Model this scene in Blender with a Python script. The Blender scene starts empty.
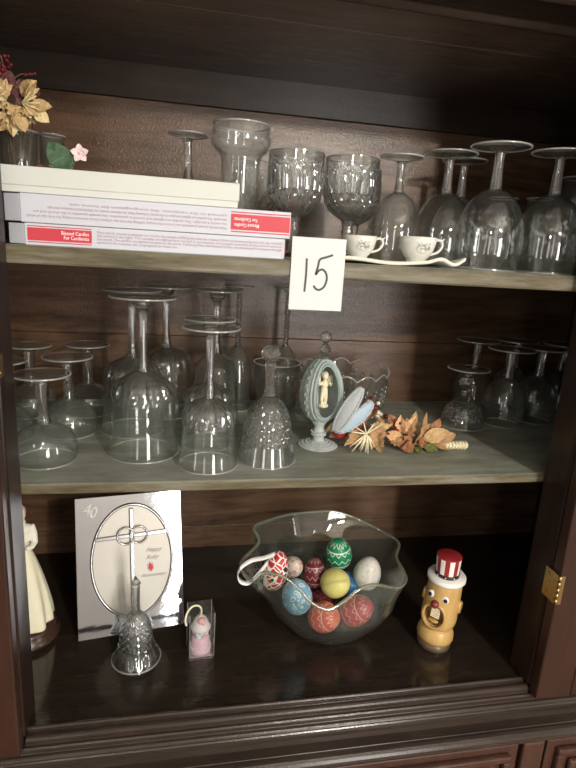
import bpy, bmesh, math, random
from mathutils import Vector, Matrix, Euler
random.seed(7)
PI = math.pi
sc = bpy.context.scene
COL = sc.collection
ZO = 1.2            # height of the middle shelf above the floor; added to every top-level object at the end

# ------------------------------------------------------------------ camera
cam_d = bpy.data.cameras.new('camera')
cam = bpy.data.objects.new('camera', cam_d); COL.objects.link(cam)
Rm = ((0.9812716, -0.18317238, 0.05961479), (0.01234526, -0.24904267, -0.96841383), (0.19223329, 0.95101295, -0.24211719))
cam.matrix_world = Matrix(((Rm[0][0], -Rm[1][0], -Rm[2][0], -0.15253),
                           (Rm[0][1], -Rm[1][1], -Rm[2][1], -0.62334),
                           (Rm[0][2], -Rm[1][2], -Rm[2][2], 0.29489), (0, 0, 0, 1)))
cam_d.sensor_width = 36.0
cam_d.lens = 545 * 36 / 768
cam_d.clip_start = 0.01
sc.camera = cam

# ------------------------------------------------------------------ world, lights, exposure
wd = bpy.data.worlds.new('world'); sc.world = wd; wd.use_nodes = True
wd.node_tree.nodes['Background'].inputs[0].default_value = (0.75, 0.82, 1.0, 1)
wd.node_tree.nodes['Background'].inputs[1].default_value = 0.4
def light(name, kind, loc, energy, col, size=.1, size_y=None, aim=None):
    d = bpy.data.lights.new(name, kind); d.energy = energy; d.color = col
    if kind == 'AREA':
        d.shape = 'RECTANGLE'; d.size = size; d.size_y = size_y or size
    else:
        d.shadow_soft_size = size
    o = bpy.data.objects.new(name, d); COL.objects.link(o); o.location = loc
    if aim is not None:
        o.rotation_euler = (Vector(aim) - Vector(loc)).to_track_quat('-Z', 'Y').to_euler()
    return o
light('ceiling_lamp_key', 'POINT', (0.60, -1.87, 0.90), 104, (1.0, 0.91, 0.78), .045)
light('ceiling_lamp_second', 'POINT', (-0.56, -1.87, 0.84), 8, (1.0, 0.91, 0.80), .06)
light('window_daylight', 'AREA', (0.98, -3.15, 0.10), 46, (1.0, 0.98, 0.95), .55, 1.5, (0.98, 0, 0.10))
light('added_streak_light', 'AREA', (-1.15, -3.15, 0.20), 6, (1.0, 0.98, 0.95), .35, 1.5, (-1.15, 0, 0.20))  # added narrow light, no window there; draws bright streaks in the glass
light('added_edge_light_left', 'AREA', (-2.05, -1.25, 0.20), 5, (0.95, 0.98, 1.0), .22, 1.4, (0, -1.25, 0.20))  # added at the left wall only for highlights along the glass edges
light('added_edge_light_right', 'AREA', (2.25, -1.75, 0.20), 16, (0.95, 0.98, 1.0), .30, 1.4, (0, -1.75, 0.20))  # added at the right wall only for more highlights in the glass
sc.view_settings.view_transform = 'Standard'
sc.view_settings.look = 'None'
sc.view_settings.gamma = 1.0
sc.view_settings.use_curve_mapping = False
sc.view_settings.exposure = 0.0
try:
    cy = sc.cycles
    cy.max_bounces = 20; cy.transmission_bounces = 20; cy.glossy_bounces = 8; cy.diffuse_bounces = 4
    cy.transparent_max_bounces = 64
    cy.sample_clamp_indirect = 4.0
    cy.blur_glossy = 0.5
    cy.use_denoising = True
except Exception:
    pass

# ------------------------------------------------------------------ materials
MATS = {}
def nt(name):
    m = bpy.data.materials.new(name); m.use_nodes = True
    t = m.node_tree; t.nodes.clear()
    o = t.nodes.new('ShaderNodeOutputMaterial')
    MATS[name] = m
    return m, t, o
def N(t, kind, **kw):
    n = t.nodes.new(kind)
    for k, v in kw.items():
        setattr(n, k, v)
    return n
def pbsdf(t, col=(.5, .5, .5), rough=.5, metal=0., spec=.5, trans=0., ior=1.45, coat=0.):
    b = N(t, 'ShaderNodeBsdfPrincipled')
    b.inputs['Base Color'].default_value = (*col, 1)
    b.inputs['Roughness'].default_value = rough
    b.inputs['Metallic'].default_value = metal
    b.inputs['Specular IOR Level'].default_value = spec
    b.inputs['Transmission Weight'].default_value = trans
    b.inputs['IOR'].default_value = ior
    b.inputs['Coat Weight'].default_value = coat
    return b
def plain(name, col, rough=.5, metal=0., spec=.5, bump=0., bscale=80., coat=0., var=.0):
    m, t, o = nt(name)
    b = pbsdf(t, col, rough, metal, spec, coat=coat)
    if bump or var:
        tc = N(t, 'ShaderNodeTexCoord'); nz = N(t, 'ShaderNodeTexNoise')
        nz.inputs['Scale'].default_value = bscale; nz.inputs['Detail'].default_value = 4
        t.links.new(tc.outputs['Object'], nz.inputs['Vector'])
        if bump:
            bp = N(t, 'ShaderNodeBump'); bp.inputs['Strength'].default_value = bump; bp.inputs['Distance'].default_value = .002
            t.links.new(nz.outputs['Fac'], bp.inputs['Height']); t.links.new(bp.outputs['Normal'], b.inputs['Normal'])
        if var:
            rp = N(t, 'ShaderNodeValToRGB')
            rp.color_ramp.elements[0].position = .3; rp.color_ramp.elements[1].position = .7
            rp.color_ramp.elements[0].color = (*[c * (1 - var) for c in col], 1)
            rp.color_ramp.elements[1].color = (*[min(1, c * (1 + var)) for c in col], 1)
            t.links.new(nz.outputs['Fac'], rp.inputs['Fac']); t.links.new(rp.outputs['Color'], b.inputs['Base Color'])
    t.links.new(b.outputs[0], o.inputs[0])
    return m
def wood(name, c1, c2, rough=.3, axis='X', peel=.0, peel_scale=260., spec=.5, scale=6.):
    """varnished wood: stretched noise for the grain, fine orange-peel relief in the varnish"""
    m, t, o = nt(name)
    b = pbsdf(t, c1, rough, spec=spec)
    tc = N(t, 'ShaderNodeTexCoord'); mp = N(t, 'ShaderNodeMapping')
    s = {'X': (1.2, 9, 9), 'Y': (9, 1.2, 9), 'Z': (9, 9, 1.2)}[axis]
    mp.inputs['Scale'].default_value = s
    t.links.new(tc.outputs['Object'], mp.inputs['Vector'])
    nz = N(t, 'ShaderNodeTexNoise'); nz.inputs['Scale'].default_value = scale; nz.inputs['Detail'].default_value = 8
    nz.inputs['Roughness'].default_value = .65; nz.inputs['Distortion'].default_value = .6
    t.links.new(mp.outputs['Vector'], nz.inputs['Vector'])
    rp = N(t, 'ShaderNodeValToRGB')
    rp.color_ramp.elements[0].position = .32; rp.color_ramp.elements[1].position = .68
    rp.color_ramp.elements[0].color = (*c1, 1); rp.color_ramp.elements[1].color = (*c2, 1)
    t.links.new(nz.outputs['Fac'], rp.inputs['Fac']); t.links.new(rp.outputs['Color'], b.inputs['Base Color'])
    if peel:
        n2 = N(t, 'ShaderNodeTexNoise'); n2.inputs['Scale'].default_value = peel_scale; n2.inputs['Detail'].default_value = 2
        t.links.new(tc.outputs['Object'], n2.inputs['Vector'])
        bp = N(t, 'ShaderNodeBump'); bp.inputs['Strength'].default_value = peel; bp.inputs['Distance'].default_value = .001
        t.links.new(n2.outputs['Fac'], bp.inputs['Height']); t.links.new(bp.outputs['Normal'], b.inputs['Normal'])
    t.links.new(b.outputs[0], o.inputs[0])
    return m
def skin_fresnel(t, f0=.06, gain=.90):
    """Schlick reflectance of one glass skin, the same from both sides"""
    lw = N(t, 'ShaderNodeLayerWeight'); lw.inputs[0].default_value = .5
    pw = N(t, 'ShaderNodeMath', operation='POWER'); pw.inputs[1].default_value = 3.4
    t.links.new(lw.outputs['Facing'], pw.inputs[0])
    ma = N(t, 'ShaderNodeMath', operation='MULTIPLY_ADD'); ma.inputs[1].default_value = gain; ma.inputs[2].default_value = f0
    t.links.new(pw.outputs[0], ma.inputs[0])
    return ma, lw
def thin_glass(name, tint=(.975, .985, .98), dust=.010, ior=1.5, rough=.012, bump=0., bscale=60.):
    """a glass wall seen as two thin skins: lets light straight through, mirrors at grazing angles, a film of dust"""
    m, t, o = nt(name)
    tr = N(t, 'ShaderNodeBsdfTransparent'); tr.inputs[0].default_value = (*tint, 1)
    gl = N(t, 'ShaderNodeBsdfGlossy'); gl.inputs['Roughness'].default_value = rough
    fr, lw = skin_fresnel(t)
    mx = N(t, 'ShaderNodeMixShader')
    t.links.new(fr.outputs[0], mx.inputs[0]); t.links.new(tr.outputs[0], mx.inputs[1]); t.links.new(gl.outputs[0], mx.inputs[2])
    df = N(t, 'ShaderNodeBsdfDiffuse'); df.inputs[0].default_value = (.75, .78, .74, 1)
    m2 = N(t, 'ShaderNodeMixShader'); m2.inputs[0].default_value = dust
    t.links.new(mx.outputs[0], m2.inputs[1]); t.links.new(df.outputs[0], m2.inputs[2])
    if bump:
        tc = N(t, 'ShaderNodeTexCoord'); nz = N(t, 'ShaderNodeTexNoise'); nz.inputs['Scale'].default_value = bscale
        t.links.new(tc.outputs['Object'], nz.inputs['Vector'])
        bp = N(t, 'ShaderNodeBump'); bp.inputs['Strength'].default_value = bump; bp.inputs['Distance'].default_value = .002
        t.links.new(nz.outputs['Fac'], bp.inputs['Height'])
        t.links.new(bp.outputs['Normal'], gl.inputs['Normal']); t.links.new(bp.outputs['Normal'], lw.inputs['Normal'])
    t.links.new(m2.outputs[0], o.inputs[0])
    return m
def crystal(name, through=.35, tint=(.95, .97, .96), dust=.03, ior=1.5):
    """solid lead crystal: refraction, part of the light passing straight"""
    m, t, o = nt(name)
    g = N(t, 'ShaderNodeBsdfGlass'); g.inputs['IOR'].default_value = ior; g.inputs['Roughness'].default_value = 0.0
    g.inputs[0].default_value = (.98, .99, .98, 1)
    tr = N(t, 'ShaderNodeBsdfTransparent'); tr.inputs[0].default_value = (*tint, 1)
    mx = N(t, 'ShaderNodeMixShader'); mx.inputs[0].default_value = through
    t.links.new(g.outputs[0], mx.inputs[1]); t.links.new(tr.outputs[0], mx.inputs[2])
    df = N(t, 'ShaderNodeBsdfDiffuse'); df.inputs[0].default_value = (.8, .82, .8, 1)
    fr, lw = skin_fresnel(t, .10, .6)                # bright polished surface of lead crystal
    gl = N(t, 'ShaderNodeBsdfGlossy'); gl.inputs['Roughness'].default_value = .03
    mg = N(t, 'ShaderNodeMixShader')
    t.links.new(fr.outputs[0], mg.inputs[0]); t.links.new(mx.outputs[0], mg.inputs[1]); t.links.new(gl.outputs[0], mg.inputs[2])
    m2 = N(t, 'ShaderNodeMixShader'); m2.inputs[0].default_value = dust
    t.links.new(mg.outputs[0], m2.inputs[1]); t.links.new(df.outputs[0], m2.inputs[2])
    t.links.new(m2.outputs[0], o.inputs[0])
    return m
def etched(name, z0, z1, scale=70., amt=.5, thresh=.52):
    """thin glass with a frosted engraved band between two heights (object space)"""
    m, t, o = nt(name)
    tr = N(t, 'ShaderNodeBsdfTransparent'); tr.inputs[0].default_value = (.975, .985, .98, 1)
    gl = N(t, 'ShaderNodeBsdfGlossy'); gl.inputs['Roughness'].default_value = .015
    fr, lw = skin_fresnel(t)
    mx = N(t, 'ShaderNodeMixShader')
    t.links.new(fr.outputs[0], mx.inputs[0]); t.links.new(tr.outputs[0], mx.inputs[1]); t.links.new(gl.outputs[0], mx.inputs[2])
    df = N(t, 'ShaderNodeBsdfDiffuse'); df.inputs[0].default_value = (.85, .88, .87, 1)
    tc = N(t, 'ShaderNodeTexCoord')
    sx = N(t, 'ShaderNodeSeparateXYZ'); t.links.new(tc.outputs['Object'], sx.inputs[0])
    mr = N(t, 'ShaderNodeMapRange', interpolation_type='SMOOTHSTEP')
    zc, hw = (z0 + z1) / 2, (z1 - z0) / 2
    sb = N(t, 'ShaderNodeMath', operation='SUBTRACT'); sb.inputs[1].default_value = zc; t.links.new(sx.outputs[2], sb.inputs[0])
    ab = N(t, 'ShaderNodeMath', operation='ABSOLUTE'); t.links.new(sb.outputs[0], ab.inputs[0])
    mr.inputs[1].default_value = hw * .6; mr.inputs[2].default_value = hw; mr.inputs[3].default_value = 1; mr.inputs[4].default_value = 0
    t.links.new(ab.outputs[0], mr.inputs[0])
    vo = N(t, 'ShaderNodeTexVoronoi'); vo.inputs['Scale'].default_value = scale
    t.links.new(tc.outputs['Object'], vo.inputs['Vector'])
    lt = N(t, 'ShaderNodeMath', operation='LESS_THAN'); lt.inputs[1].default_value = thresh; t.links.new(vo.outputs['Distance'], lt.inputs[0])
    nz = N(t, 'ShaderNodeTexNoise'); nz.inputs['Scale'].default_value = scale * .45; t.links.new(tc.outputs['Object'], nz.inputs['Vector'])
    gt = N(t, 'ShaderNodeMath', operation='GREATER_THAN'); gt.inputs[1].default_value = .5; t.links.new(nz.outputs['Fac'], gt.inputs[0])
    m1 = N(t, 'ShaderNodeMath', operation='MULTIPLY'); t.links.new(lt.outputs[0], m1.inputs[0]); t.links.new(gt.outputs[0], m1.inputs[1])
    m3 = N(t, 'ShaderNodeMath', operation='MULTIPLY'); t.links.new(m1.outputs[0], m3.inputs[0]); t.links.new(mr.outputs[0], m3.inputs[1])
    m4 = N(t, 'ShaderNodeMath', operation='MULTIPLY_ADD'); m4.inputs[1].default_value = amt; m4.inputs[2].default_value = .006
    t.links.new(m3.outputs[0], m4.inputs[0])
    m2 = N(t, 'ShaderNodeMixShader'); t.links.new(m4.outputs[0], m2.inputs[0])
    t.links.new(mx.outputs[0], m2.inputs[1]); t.links.new(df.outputs[0], m2.inputs[2])
    t.links.new(m2.outputs[0], o.inputs[0])
    return m

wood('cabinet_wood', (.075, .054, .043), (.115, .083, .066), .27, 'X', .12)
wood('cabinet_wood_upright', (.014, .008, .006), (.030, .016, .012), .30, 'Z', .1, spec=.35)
wood('shaded_back_board_wood', (.030, .021, .016), (.050, .036, .028), .30, 'X', .2)  # top back board: shade under the header is put into this dark colour
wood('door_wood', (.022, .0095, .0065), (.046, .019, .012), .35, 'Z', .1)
wood('back_board_wood', (.058, .032, .019), (.150, .086, .052), .22, 'X', .60, 430., scale=5.)
wood('base_board_wood', (.016, .012, .009), (.028, .020, .015), .12, 'X', .05, 120.)
wood('molding_wood', (.024, .0165, .013), (.044, .031, .024), .23, 'X', .25)
wood('lower_door_wood', (.042, .020, .014), (.078, .036, .025), .35, 'Z', .1)
# shelves: worn grey green paint on top, the bare wood showing through along the front edge
def shelf_mat(name, edge):
    m, t, o = nt(name)
    b = pbsdf(t, (.1, .1, .09), .5, spec=.4)
    tc = N(t, 'ShaderNodeTexCoord'); mp = N(t, 'ShaderNodeMapping'); mp.inputs['Scale'].default_value = (1.5, 6, 14)
    t.links.new(tc.outputs['Object'], mp.inputs['Vector'])
    nz = N(t, 'ShaderNodeTexNoise'); nz.inputs['Scale'].default_value = 5; nz.inputs['Detail'].default_value = 9; nz.inputs['Roughness'].default_value = .7
    t.links.new(mp.outputs['Vector'], nz.inputs['Vector'])
    rp = N(t, 'ShaderNodeValToRGB')
    e = rp.color_ramp.elements
    if edge:
        e[0].position = .36; e[0].color = (.060, .052, .030, 1); e[1].position = .66; e[1].color = (.19, .185, .150, 1)
        x = e.new(.50); x.color = (.125, .105, .060, 1)
    else:
        e[0].position = .34; e[0].color = (.155, .165, .135, 1); e[1].position = .68; e[1].color = (.345, .365, .305, 1)
    t.links.new(nz.outputs['Fac'], rp.inputs['Fac']); t.links.new(rp.outputs['Color'], b.inputs['Base Color'])
    t.links.new(b.outputs[0], o.inputs[0])
shelf_mat('shelf_top', False); shelf_mat('shelf_edge', True)
plain('wall_paint', (.42, .41, .40), .8)
plain('ceiling_paint', (.45, .43, .40), .85)
wood('floor_wood', (.16, .085, .045), (.26, .15, .08), .4, 'X')
plain('brass', (.42, .31, .14), .38, 1.0, bump=.2)
plain('paper_white', (.62, .64, .64), .65)
plain('box_white', (.52, .54, .60), .5)
plain('box_cream', (.56, .58, .55), .55)
plain('print_red', (.50, .035, .055), .5)
plain('print_text', (.38, .24, .30), .6)
plain('print_white', (.9, .9, .9), .5)
plain('marker_ink', (.035, .035, .04), .5)
plain('porcelain', (.66, .66, .60), .25)
plain('porcelain_print', (.36, .37, .33), .4)
plain('linen', (.66, .66, .58), .9, bump=.2, bscale=300)
thin_glass('glass_thin')
thin_glass('glass_dusty', dust=.018)
thin_glass('glass_wavy', dust=.015, bump=.5, bscale=45)
thin_glass('glass_bowl', tint=(.93, .955, .92), dust=.02)
thin_glass('glass_smoke', tint=(.90, .92, .91), dust=.02)
thin_glass('glass_pane', dust=.01)
thin_glass('acetate', tint=(.97, .97, .97), dust=.03, rough=.04, bump=.3, bscale=40)
crystal('glass_solid', .25, dust=.0); crystal('glass_cut', .2, dust=.015)
etched('glass_etched', .010, .042, 420, .32, .42)
etched('glass_engraved', .02, .085, 150, .10, .45)
thin_glass('glass_foot', dust=.03)
def rim_glass(name='glass_rim', col=(.9, .92, .9, 1), dens=.72):
    """glass edge; a pale diffuse tone paints in its bright line of light"""
    m, t, o = nt(name)
    tr = N(t, 'ShaderNodeBsdfTransparent'); gl = N(t, 'ShaderNodeBsdfGlossy'); gl.inputs['Roughness'].default_value = .08
    df = N(t, 'ShaderNodeBsdfTranslucent'); df.inputs[0].default_value = col
    d2 = N(t, 'ShaderNodeBsdfDiffuse'); d2.inputs[0].default_value = col
    a = N(t, 'ShaderNodeMixShader'); a.inputs[0].default_value = .5
    t.links.new(df.outputs[0], a.inputs[1]); t.links.new(d2.outputs[0], a.inputs[2])
    b = N(t, 'ShaderNodeMixShader'); b.inputs[0].default_value = .5
    t.links.new(a.outputs[0], b.inputs[1]); t.links.new(gl.outputs[0], b.inputs[2])
    c = N(t, 'ShaderNodeMixShader'); c.inputs[0].default_value = dens
    t.links.new(tr.outputs[0], c.inputs[1]); t.links.new(b.outputs[0], c.inputs[2])
    t.links.new(c.outputs[0], o.inputs[0])
rim_glass(); rim_glass('glass_rim_green', (.50, .58, .42, 1), .55)

# ------------------------------------------------------------------ mesh helpers
class MB:
    def __init__(s): s.v = []; s.f = []; s.m = []; s.smooth = []
    def add(s, v, f, mat=0, smooth=True, M=None):
        b = len(s.v)
        s.v += [tuple(M @ Vector(p)) for p in v] if M is not None else [tuple(p) for p in v]
        for q in f:
            s.f.append([b + i for i in q]); s.m.append(mat); s.smooth.append(smooth)
        return s
    def box(s, x0, x1, y0, y1, z0, z1, mat=0, M=None):
        v = [(x, y, z) for z in (z0, z1) for y in (y0, y1) for x in (x0, x1)]
        return s.add(v, [(0, 2, 3, 1), (4, 5, 7, 6), (0, 1, 5, 4), (2, 6, 7, 3), (0, 4, 6, 2), (1, 3, 7, 5)], mat, False, M)
    def lathe(s, prof, seg=40, mat=0, fn=None, smooth=True, M=None, mask=None, ringmat=None):
        """prof: (r, z) list; a point with r = 0 closes the end"""
        v = []; rings = []
        for q, (r, z) in enumerate(prof):
            if r < 1e-6:
                rings.append([len(v)]); v.append((0, 0, z))
            else:
                ring = []
                for k in range(seg):
                    a = 2 * PI * k / seg
                    rr, zz = (r, z) if fn is None or (mask and not mask[q]) else fn(a, r, z)
                    ring.append(len(v)); v.append((rr * math.cos(a), rr * math.sin(a), zz))
                rings.append(ring)
        f = []
        for A, B in zip(rings, rings[1:]):
            if len(A) == 1 and len(B) == 1: continue
            for k in range(seg):
                j = (k + 1) % seg
                if len(A) == 1: f.append((A[0], B[j], B[k]))
                elif len(B) == 1: f.append((A[k], A[j], B[0]))
                else: f.append((A[k], A[j], B[j], B[k]))
        s.add(v, f, mat, smooth, M)
        if ringmat:                              # ringmat[i]: material of the band between profile points i and i+1
            k0 = len(s.m) - len(f); i = 0
            for q, (A, B) in enumerate(zip(rings, rings[1:])):
                if len(A) == 1 and len(B) == 1: continue
                for _ in range(seg):
                    s.m[k0 + i] = ringmat[q]; s.smooth[k0 + i] = s.smooth[k0 + i] and ringmat[q] != 2; i += 1
        return s
    def tube(s, pts, r, seg=8, mat=0, closed=False, M=None):
        pts = [Vector(p) for p in pts]; n = len(pts); v = []; f = []
        rs = r if isinstance(r, (list, tuple)) else [r] * n
        up = None
        for i, p in enumerate(pts):
            if closed: d = pts[(i + 1) % n] - pts[i - 1]
            else: d = pts[min(i + 1, n - 1)] - pts[max(i - 1, 0)]
            d.normalize()
            if up is None:
                up = Vector((0, 0, 1)) if abs(d.z) < .9 else Vector((1, 0, 0))
            a = d.cross(up)
            if a.length < 1e-5: a = d.orthogonal()
            a.normalize(); b = a.cross(d); up = b
            for k in range(seg):
                t = 2 * PI * k / seg
                v.append(p + (a * math.cos(t) + b * math.sin(t)) * rs[i])
        m = n if closed else n - 1
        for i in range(m):
            for k in range(seg):
                j = (k + 1) % seg; A = i * seg; B = ((i + 1) % n) * seg
                f.append((A + k, A + j, B + j, B + k))
        if not closed:
            f.append(tuple(range(seg))[::-1]); f.append(tuple((n - 1) * seg + k for k in range(seg)))
        return s.add(v, f, mat, True, M)
    def ball(s, c, r, seg=14, rings=9, mat=0, M=None):
        rx, ry, rz = r if isinstance(r, (list, tuple)) else (r, r, r)
        v = []; f = []
        v.append((c[0], c[1], c[2] - rz))
        for i in range(1, rings):
            p = -PI / 2 + PI * i / rings
            for k in range(seg):
                a = 2 * PI * k / seg
                v.append((c[0] + rx * math.cos(p) * math.cos(a), c[1] + ry * math.cos(p) * math.sin(a), c[2] + rz * math.sin(p)))
        v.append((c[0], c[1], c[2] + rz)); L = len(v) - 1
        for k in range(seg):
            j = (k + 1) % seg
            f.append((0, 1 + j, 1 + k)); f.append((L, L - seg + k, L - seg + j))
            for i in range(rings - 2):
                A = 1 + i * seg; B = A + seg
                f.append((A + k, A + j, B + j, B + k))
        return s.add(v, f, mat, True, M)
    def prism(s, outline, y0, y1, mat=0, M=None, smooth=False):
        """outline in x,z extruded along y"""
        n = len(outline)
        v = [(x, y0, z) for x, z in outline] + [(x, y1, z) for x, z in outline]
        f = [tuple(range(n)), tuple(range(2 * n - 1, n - 1, -1))]
        f += [(i, n + i, n + (i + 1) % n, (i + 1) % n) for i in range(n)]
        return s.add(v, f, mat, smooth, M)
    def sweep_x(s, prof, x0, x1, mat=0):
        """closed y,z profile swept along x"""
        n = len(prof)
        v = [(x0, y, z) for y, z in prof] + [(x1, y, z) for y, z in prof]
        f = [tuple(range(n)), tuple(range(2 * n - 1, n - 1, -1))]
        f += [(i, n + i, n + (i + 1) % n, (i + 1) % n) for i in range(n)]
        return s.add(v, f, mat, False)
    def build(s, name, mats, parent=None, loc=(0, 0, 0), rot=None, bevel=0., recalc=True):
        me = bpy.data.meshes.new(name)
        me.from_pydata(s.v, [], s.f)
        for p, mi, sm in zip(me.polygons, s.m, s.smooth):
            p.material_index = mi; p.use_smooth = sm
        for m in (mats if isinstance(mats, (list, tuple)) else [mats]):
            me.materials.append(MATS[m])
        if recalc:
            bm = bmesh.new(); bm.from_mesh(me); bmesh.ops.recalc_face_normals(bm, faces=bm.faces); bm.to_mesh(me); bm.free()
        o = bpy.data.objects.new(name, me); COL.objects.link(o)
        o.location = loc
        if rot: o.rotation_euler = rot
        if parent: o.parent = parent
        if bevel:
            b = o.modifiers.new('bevel', 'BEVEL'); b.width = bevel; b.segments = 2; b.limit_method = 'ANGLE'
        return o
def tag(o, label, cat, group=None):
    o['label'] = label; o['category'] = cat
    if group: o['group'] = group
    return o
def thing(name, label, cat, loc=(0, 0, 0), rot=None, group=None):
    o = bpy.data.objects.new(name, None); COL.objects.link(o); o.location = loc
    o.empty_display_size = .02
    if rot: o.rotation_euler = rot
    return tag(o, label, cat, group)
def struct(o):
    o['kind'] = 'structure'; return o
def smooth_curve(pts, n=6):
    """Catmull-Rom through (r, z) or 3-D points"""
    out = []
    P = [Vector(p if len(p) == 3 else (*p, 0)) for p in pts]
    for i in range(len(P) - 1):
        a = P[max(i - 1, 0)]; b = P[i]; c = P[i + 1]; d = P[min(i + 2, len(P) - 1)]
        for k in range(n):
            t = k / n
            out.append(.5 * ((2 * b) + (c - a) * t + (2 * a - 5 * b + 4 * c - d) * t * t + (3 * b - a - 3 * c + d) * t ** 3))
    out.append(P[-1])
    return [tuple(p) if len(pts[0]) == 3 else (p[0], p[1]) for p in out]
def text_mb(txt, size, M, mb=None, mat=0, extrude=.0, shear=0., align='LEFT', width=None):
    c = bpy.data.curves.new('t', 'FONT'); c.body = txt; c.size = size; c.align_x = align; c.shear = shear
    c.resolution_u = 2; c.extrude = extrude
    o = bpy.data.objects.new('t', c); COL.objects.link(o)
    dg = bpy.context.evaluated_depsgraph_get()
    me = bpy.data.meshes.new_from_object(o.evaluated_get(dg))
    v = [tuple(p.co) for p in me.vertices]; f = [tuple(p.vertices) for p in me.polygons]
    bpy.data.objects.remove(o); bpy.data.meshes.remove(me); bpy.data.curves.remove(c)
    if width and v:
        w = max(p[0] for p in v) - min(p[0] for p in v)
        v = [(p[0] * width / w, p[1], p[2]) for p in v]
    mb = mb or MB()
    mb.add(v, f, mat, False, M)
    return mb

ZU, ZM, ZB = .2805, -.0145, -.3485      # tops of upper shelf, middle shelf and cabinet floor
D = .455                                # depth of the back boards
XL, XR = -.347, .387                    # door opening
IL, IR = -.60, .70                      # inside walls

# ------------------------------------------------------------------ the room
FZ, CZ = -ZO, 1.25
def slab(name, x0, x1, y0, y1, z0, z1, mat):
    return struct(MB().box(x0, x1, y0, y1, z0, z1).build(name, mat))
slab('floor', -2.1, 2.3, -3.2, .62, FZ - .05, FZ, 'floor_wood')
slab('ceiling', -2.1, 2.3, -3.2, .62, CZ, CZ + .05, 'ceiling_paint')
slab('wall_back', -2.1, 2.3, .5, .62, FZ, CZ, 'wall_paint')
slab('wall_left', -2.2, -2.1, -3.2, .62, FZ, CZ, 'wall_paint')
slab('wall_right', 2.3, 2.4, -3.2, .62, FZ, CZ, 'wall_paint')
slab('wall_front', -2.1, 2.3, -3.3, -3.2, FZ, CZ, 'wall_paint')

# ------------------------------------------------------------------ the cabinet
cab = thing('china_cabinet', 'dark varnished wooden china cabinet with open doors and two shelves', 'cabinet', (0, 0, FZ))
def part(mb, name, mat, bevel=0., parent=None):
    o = mb.build(name, mat, parent or cab, bevel=bevel)
    if parent is None:
        o.location = (0, 0, -FZ)
    return o
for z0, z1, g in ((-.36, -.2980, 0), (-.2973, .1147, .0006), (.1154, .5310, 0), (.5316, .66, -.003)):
    part(MB().box(IL, IR, D + g, D + .012, z0, z1), 'back_board', 'shaded_back_board_wood' if z0 > .5 else 'back_board_wood', .0012)
def shelf(z1, z0):
    m = MB().box(IL, IR, .0595, D, z0, z1, 0)
    m.m[2] = 1                                    # front face
    return part(m, 'shelf', ['shelf_top', 'shelf_edge'], .0025)
shelf(ZU, .2593); shelf(ZM, -.0290)
part(MB().box(IL, IR, .02, D, ZB - .018, ZB), 'base_board', 'base_board_wood')
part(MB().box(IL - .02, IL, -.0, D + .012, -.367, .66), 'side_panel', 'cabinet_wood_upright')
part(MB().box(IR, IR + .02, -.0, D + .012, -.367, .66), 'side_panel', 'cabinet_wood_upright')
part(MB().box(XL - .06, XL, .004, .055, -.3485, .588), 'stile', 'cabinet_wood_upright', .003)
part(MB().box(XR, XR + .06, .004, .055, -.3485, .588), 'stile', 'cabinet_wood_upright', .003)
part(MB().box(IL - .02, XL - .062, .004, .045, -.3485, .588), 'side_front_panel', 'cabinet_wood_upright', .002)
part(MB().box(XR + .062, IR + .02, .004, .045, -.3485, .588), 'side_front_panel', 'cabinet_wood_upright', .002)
part(MB().box(IL, IR, .1895, D, .587, .60), 'ceiling_board', 'cabinet_wood', .0004)
part(MB().box(IL, IR, .085, .1885, .5875, .602), 'ceiling_board', 'cabinet_wood', .0004)
# header with a stepped crown moulding leaning out above the opening
hp = [(.098, .600), (.098, .5865)] + [(.0905 + .0055 * math.cos(a), .5865 - .0060 * math.sin(a)) for a in (.5, 1.1, 1.6, 2.1, 2.7)] + [(.082, .5885), (.028, .5885), (.026, .5845), (.020, .5830), (.014, .5860), (.010, .594), (.004, .62), (.004, .64), (-.02, .652), (-.03, .665), (-.03, .72), (.098, .72)]
part(MB().sweep_x(hp, IL - .02, IR + .02), 'header', 'molding_wood', .002)
# front beads of the cabinet floor, then the moulded ledge of the base cabinet
def arc(cy, cz, r, a0, a1, n=6):
    return [(cy + r * math.cos(math.radians(a0 + (a1 - a0) * i / n)), cz + r * math.sin(math.radians(a0 + (a1 - a0) * i / n))) for i in range(n + 1)]
b1 = [(.022, -.372), (.022, -.3465)] + arc(.018, -.3475, .0035, 90, 200) + [(.0135, -.351)] + arc(.0068, -.3535, .0062, 75, 200) + [(-.001, -.372)]
part(MB().sweep_x(b1, XL, XR), 'floor_bead', 'molding_wood')
b2 = [(.03, -.40), (.03, -.3585), (-.003, -.3585), (-.0045, -.3605), (-.0045, -.366)] + arc(-.0060, -.3720, .0052, 80, 190, 5) + [(-.0125, -.3745), (-.0125, -.379), (-.016, -.3805), (-.016, -.40)]
part(MB().sweep_x(b2, IL - .06, IR + .06), 'ledge_molding', 'molding_wood')
b3 = [(.03, -.425), (.03, -.3865), (-.030, -.3895)] + arc(-.0335, -.4010, .0110, 75, 250, 8) + [(-.030, -.4155), (-.026, -.425)]
part(MB().sweep_x(b3, IL - .07, IR + .07), 'ledge_slab', 'molding_wood')
part(MB().box(IL - .03, IR + .03, -.008, D + .012, -1.2, -.425), 'base_body', 'lower_door_wood')
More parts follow.
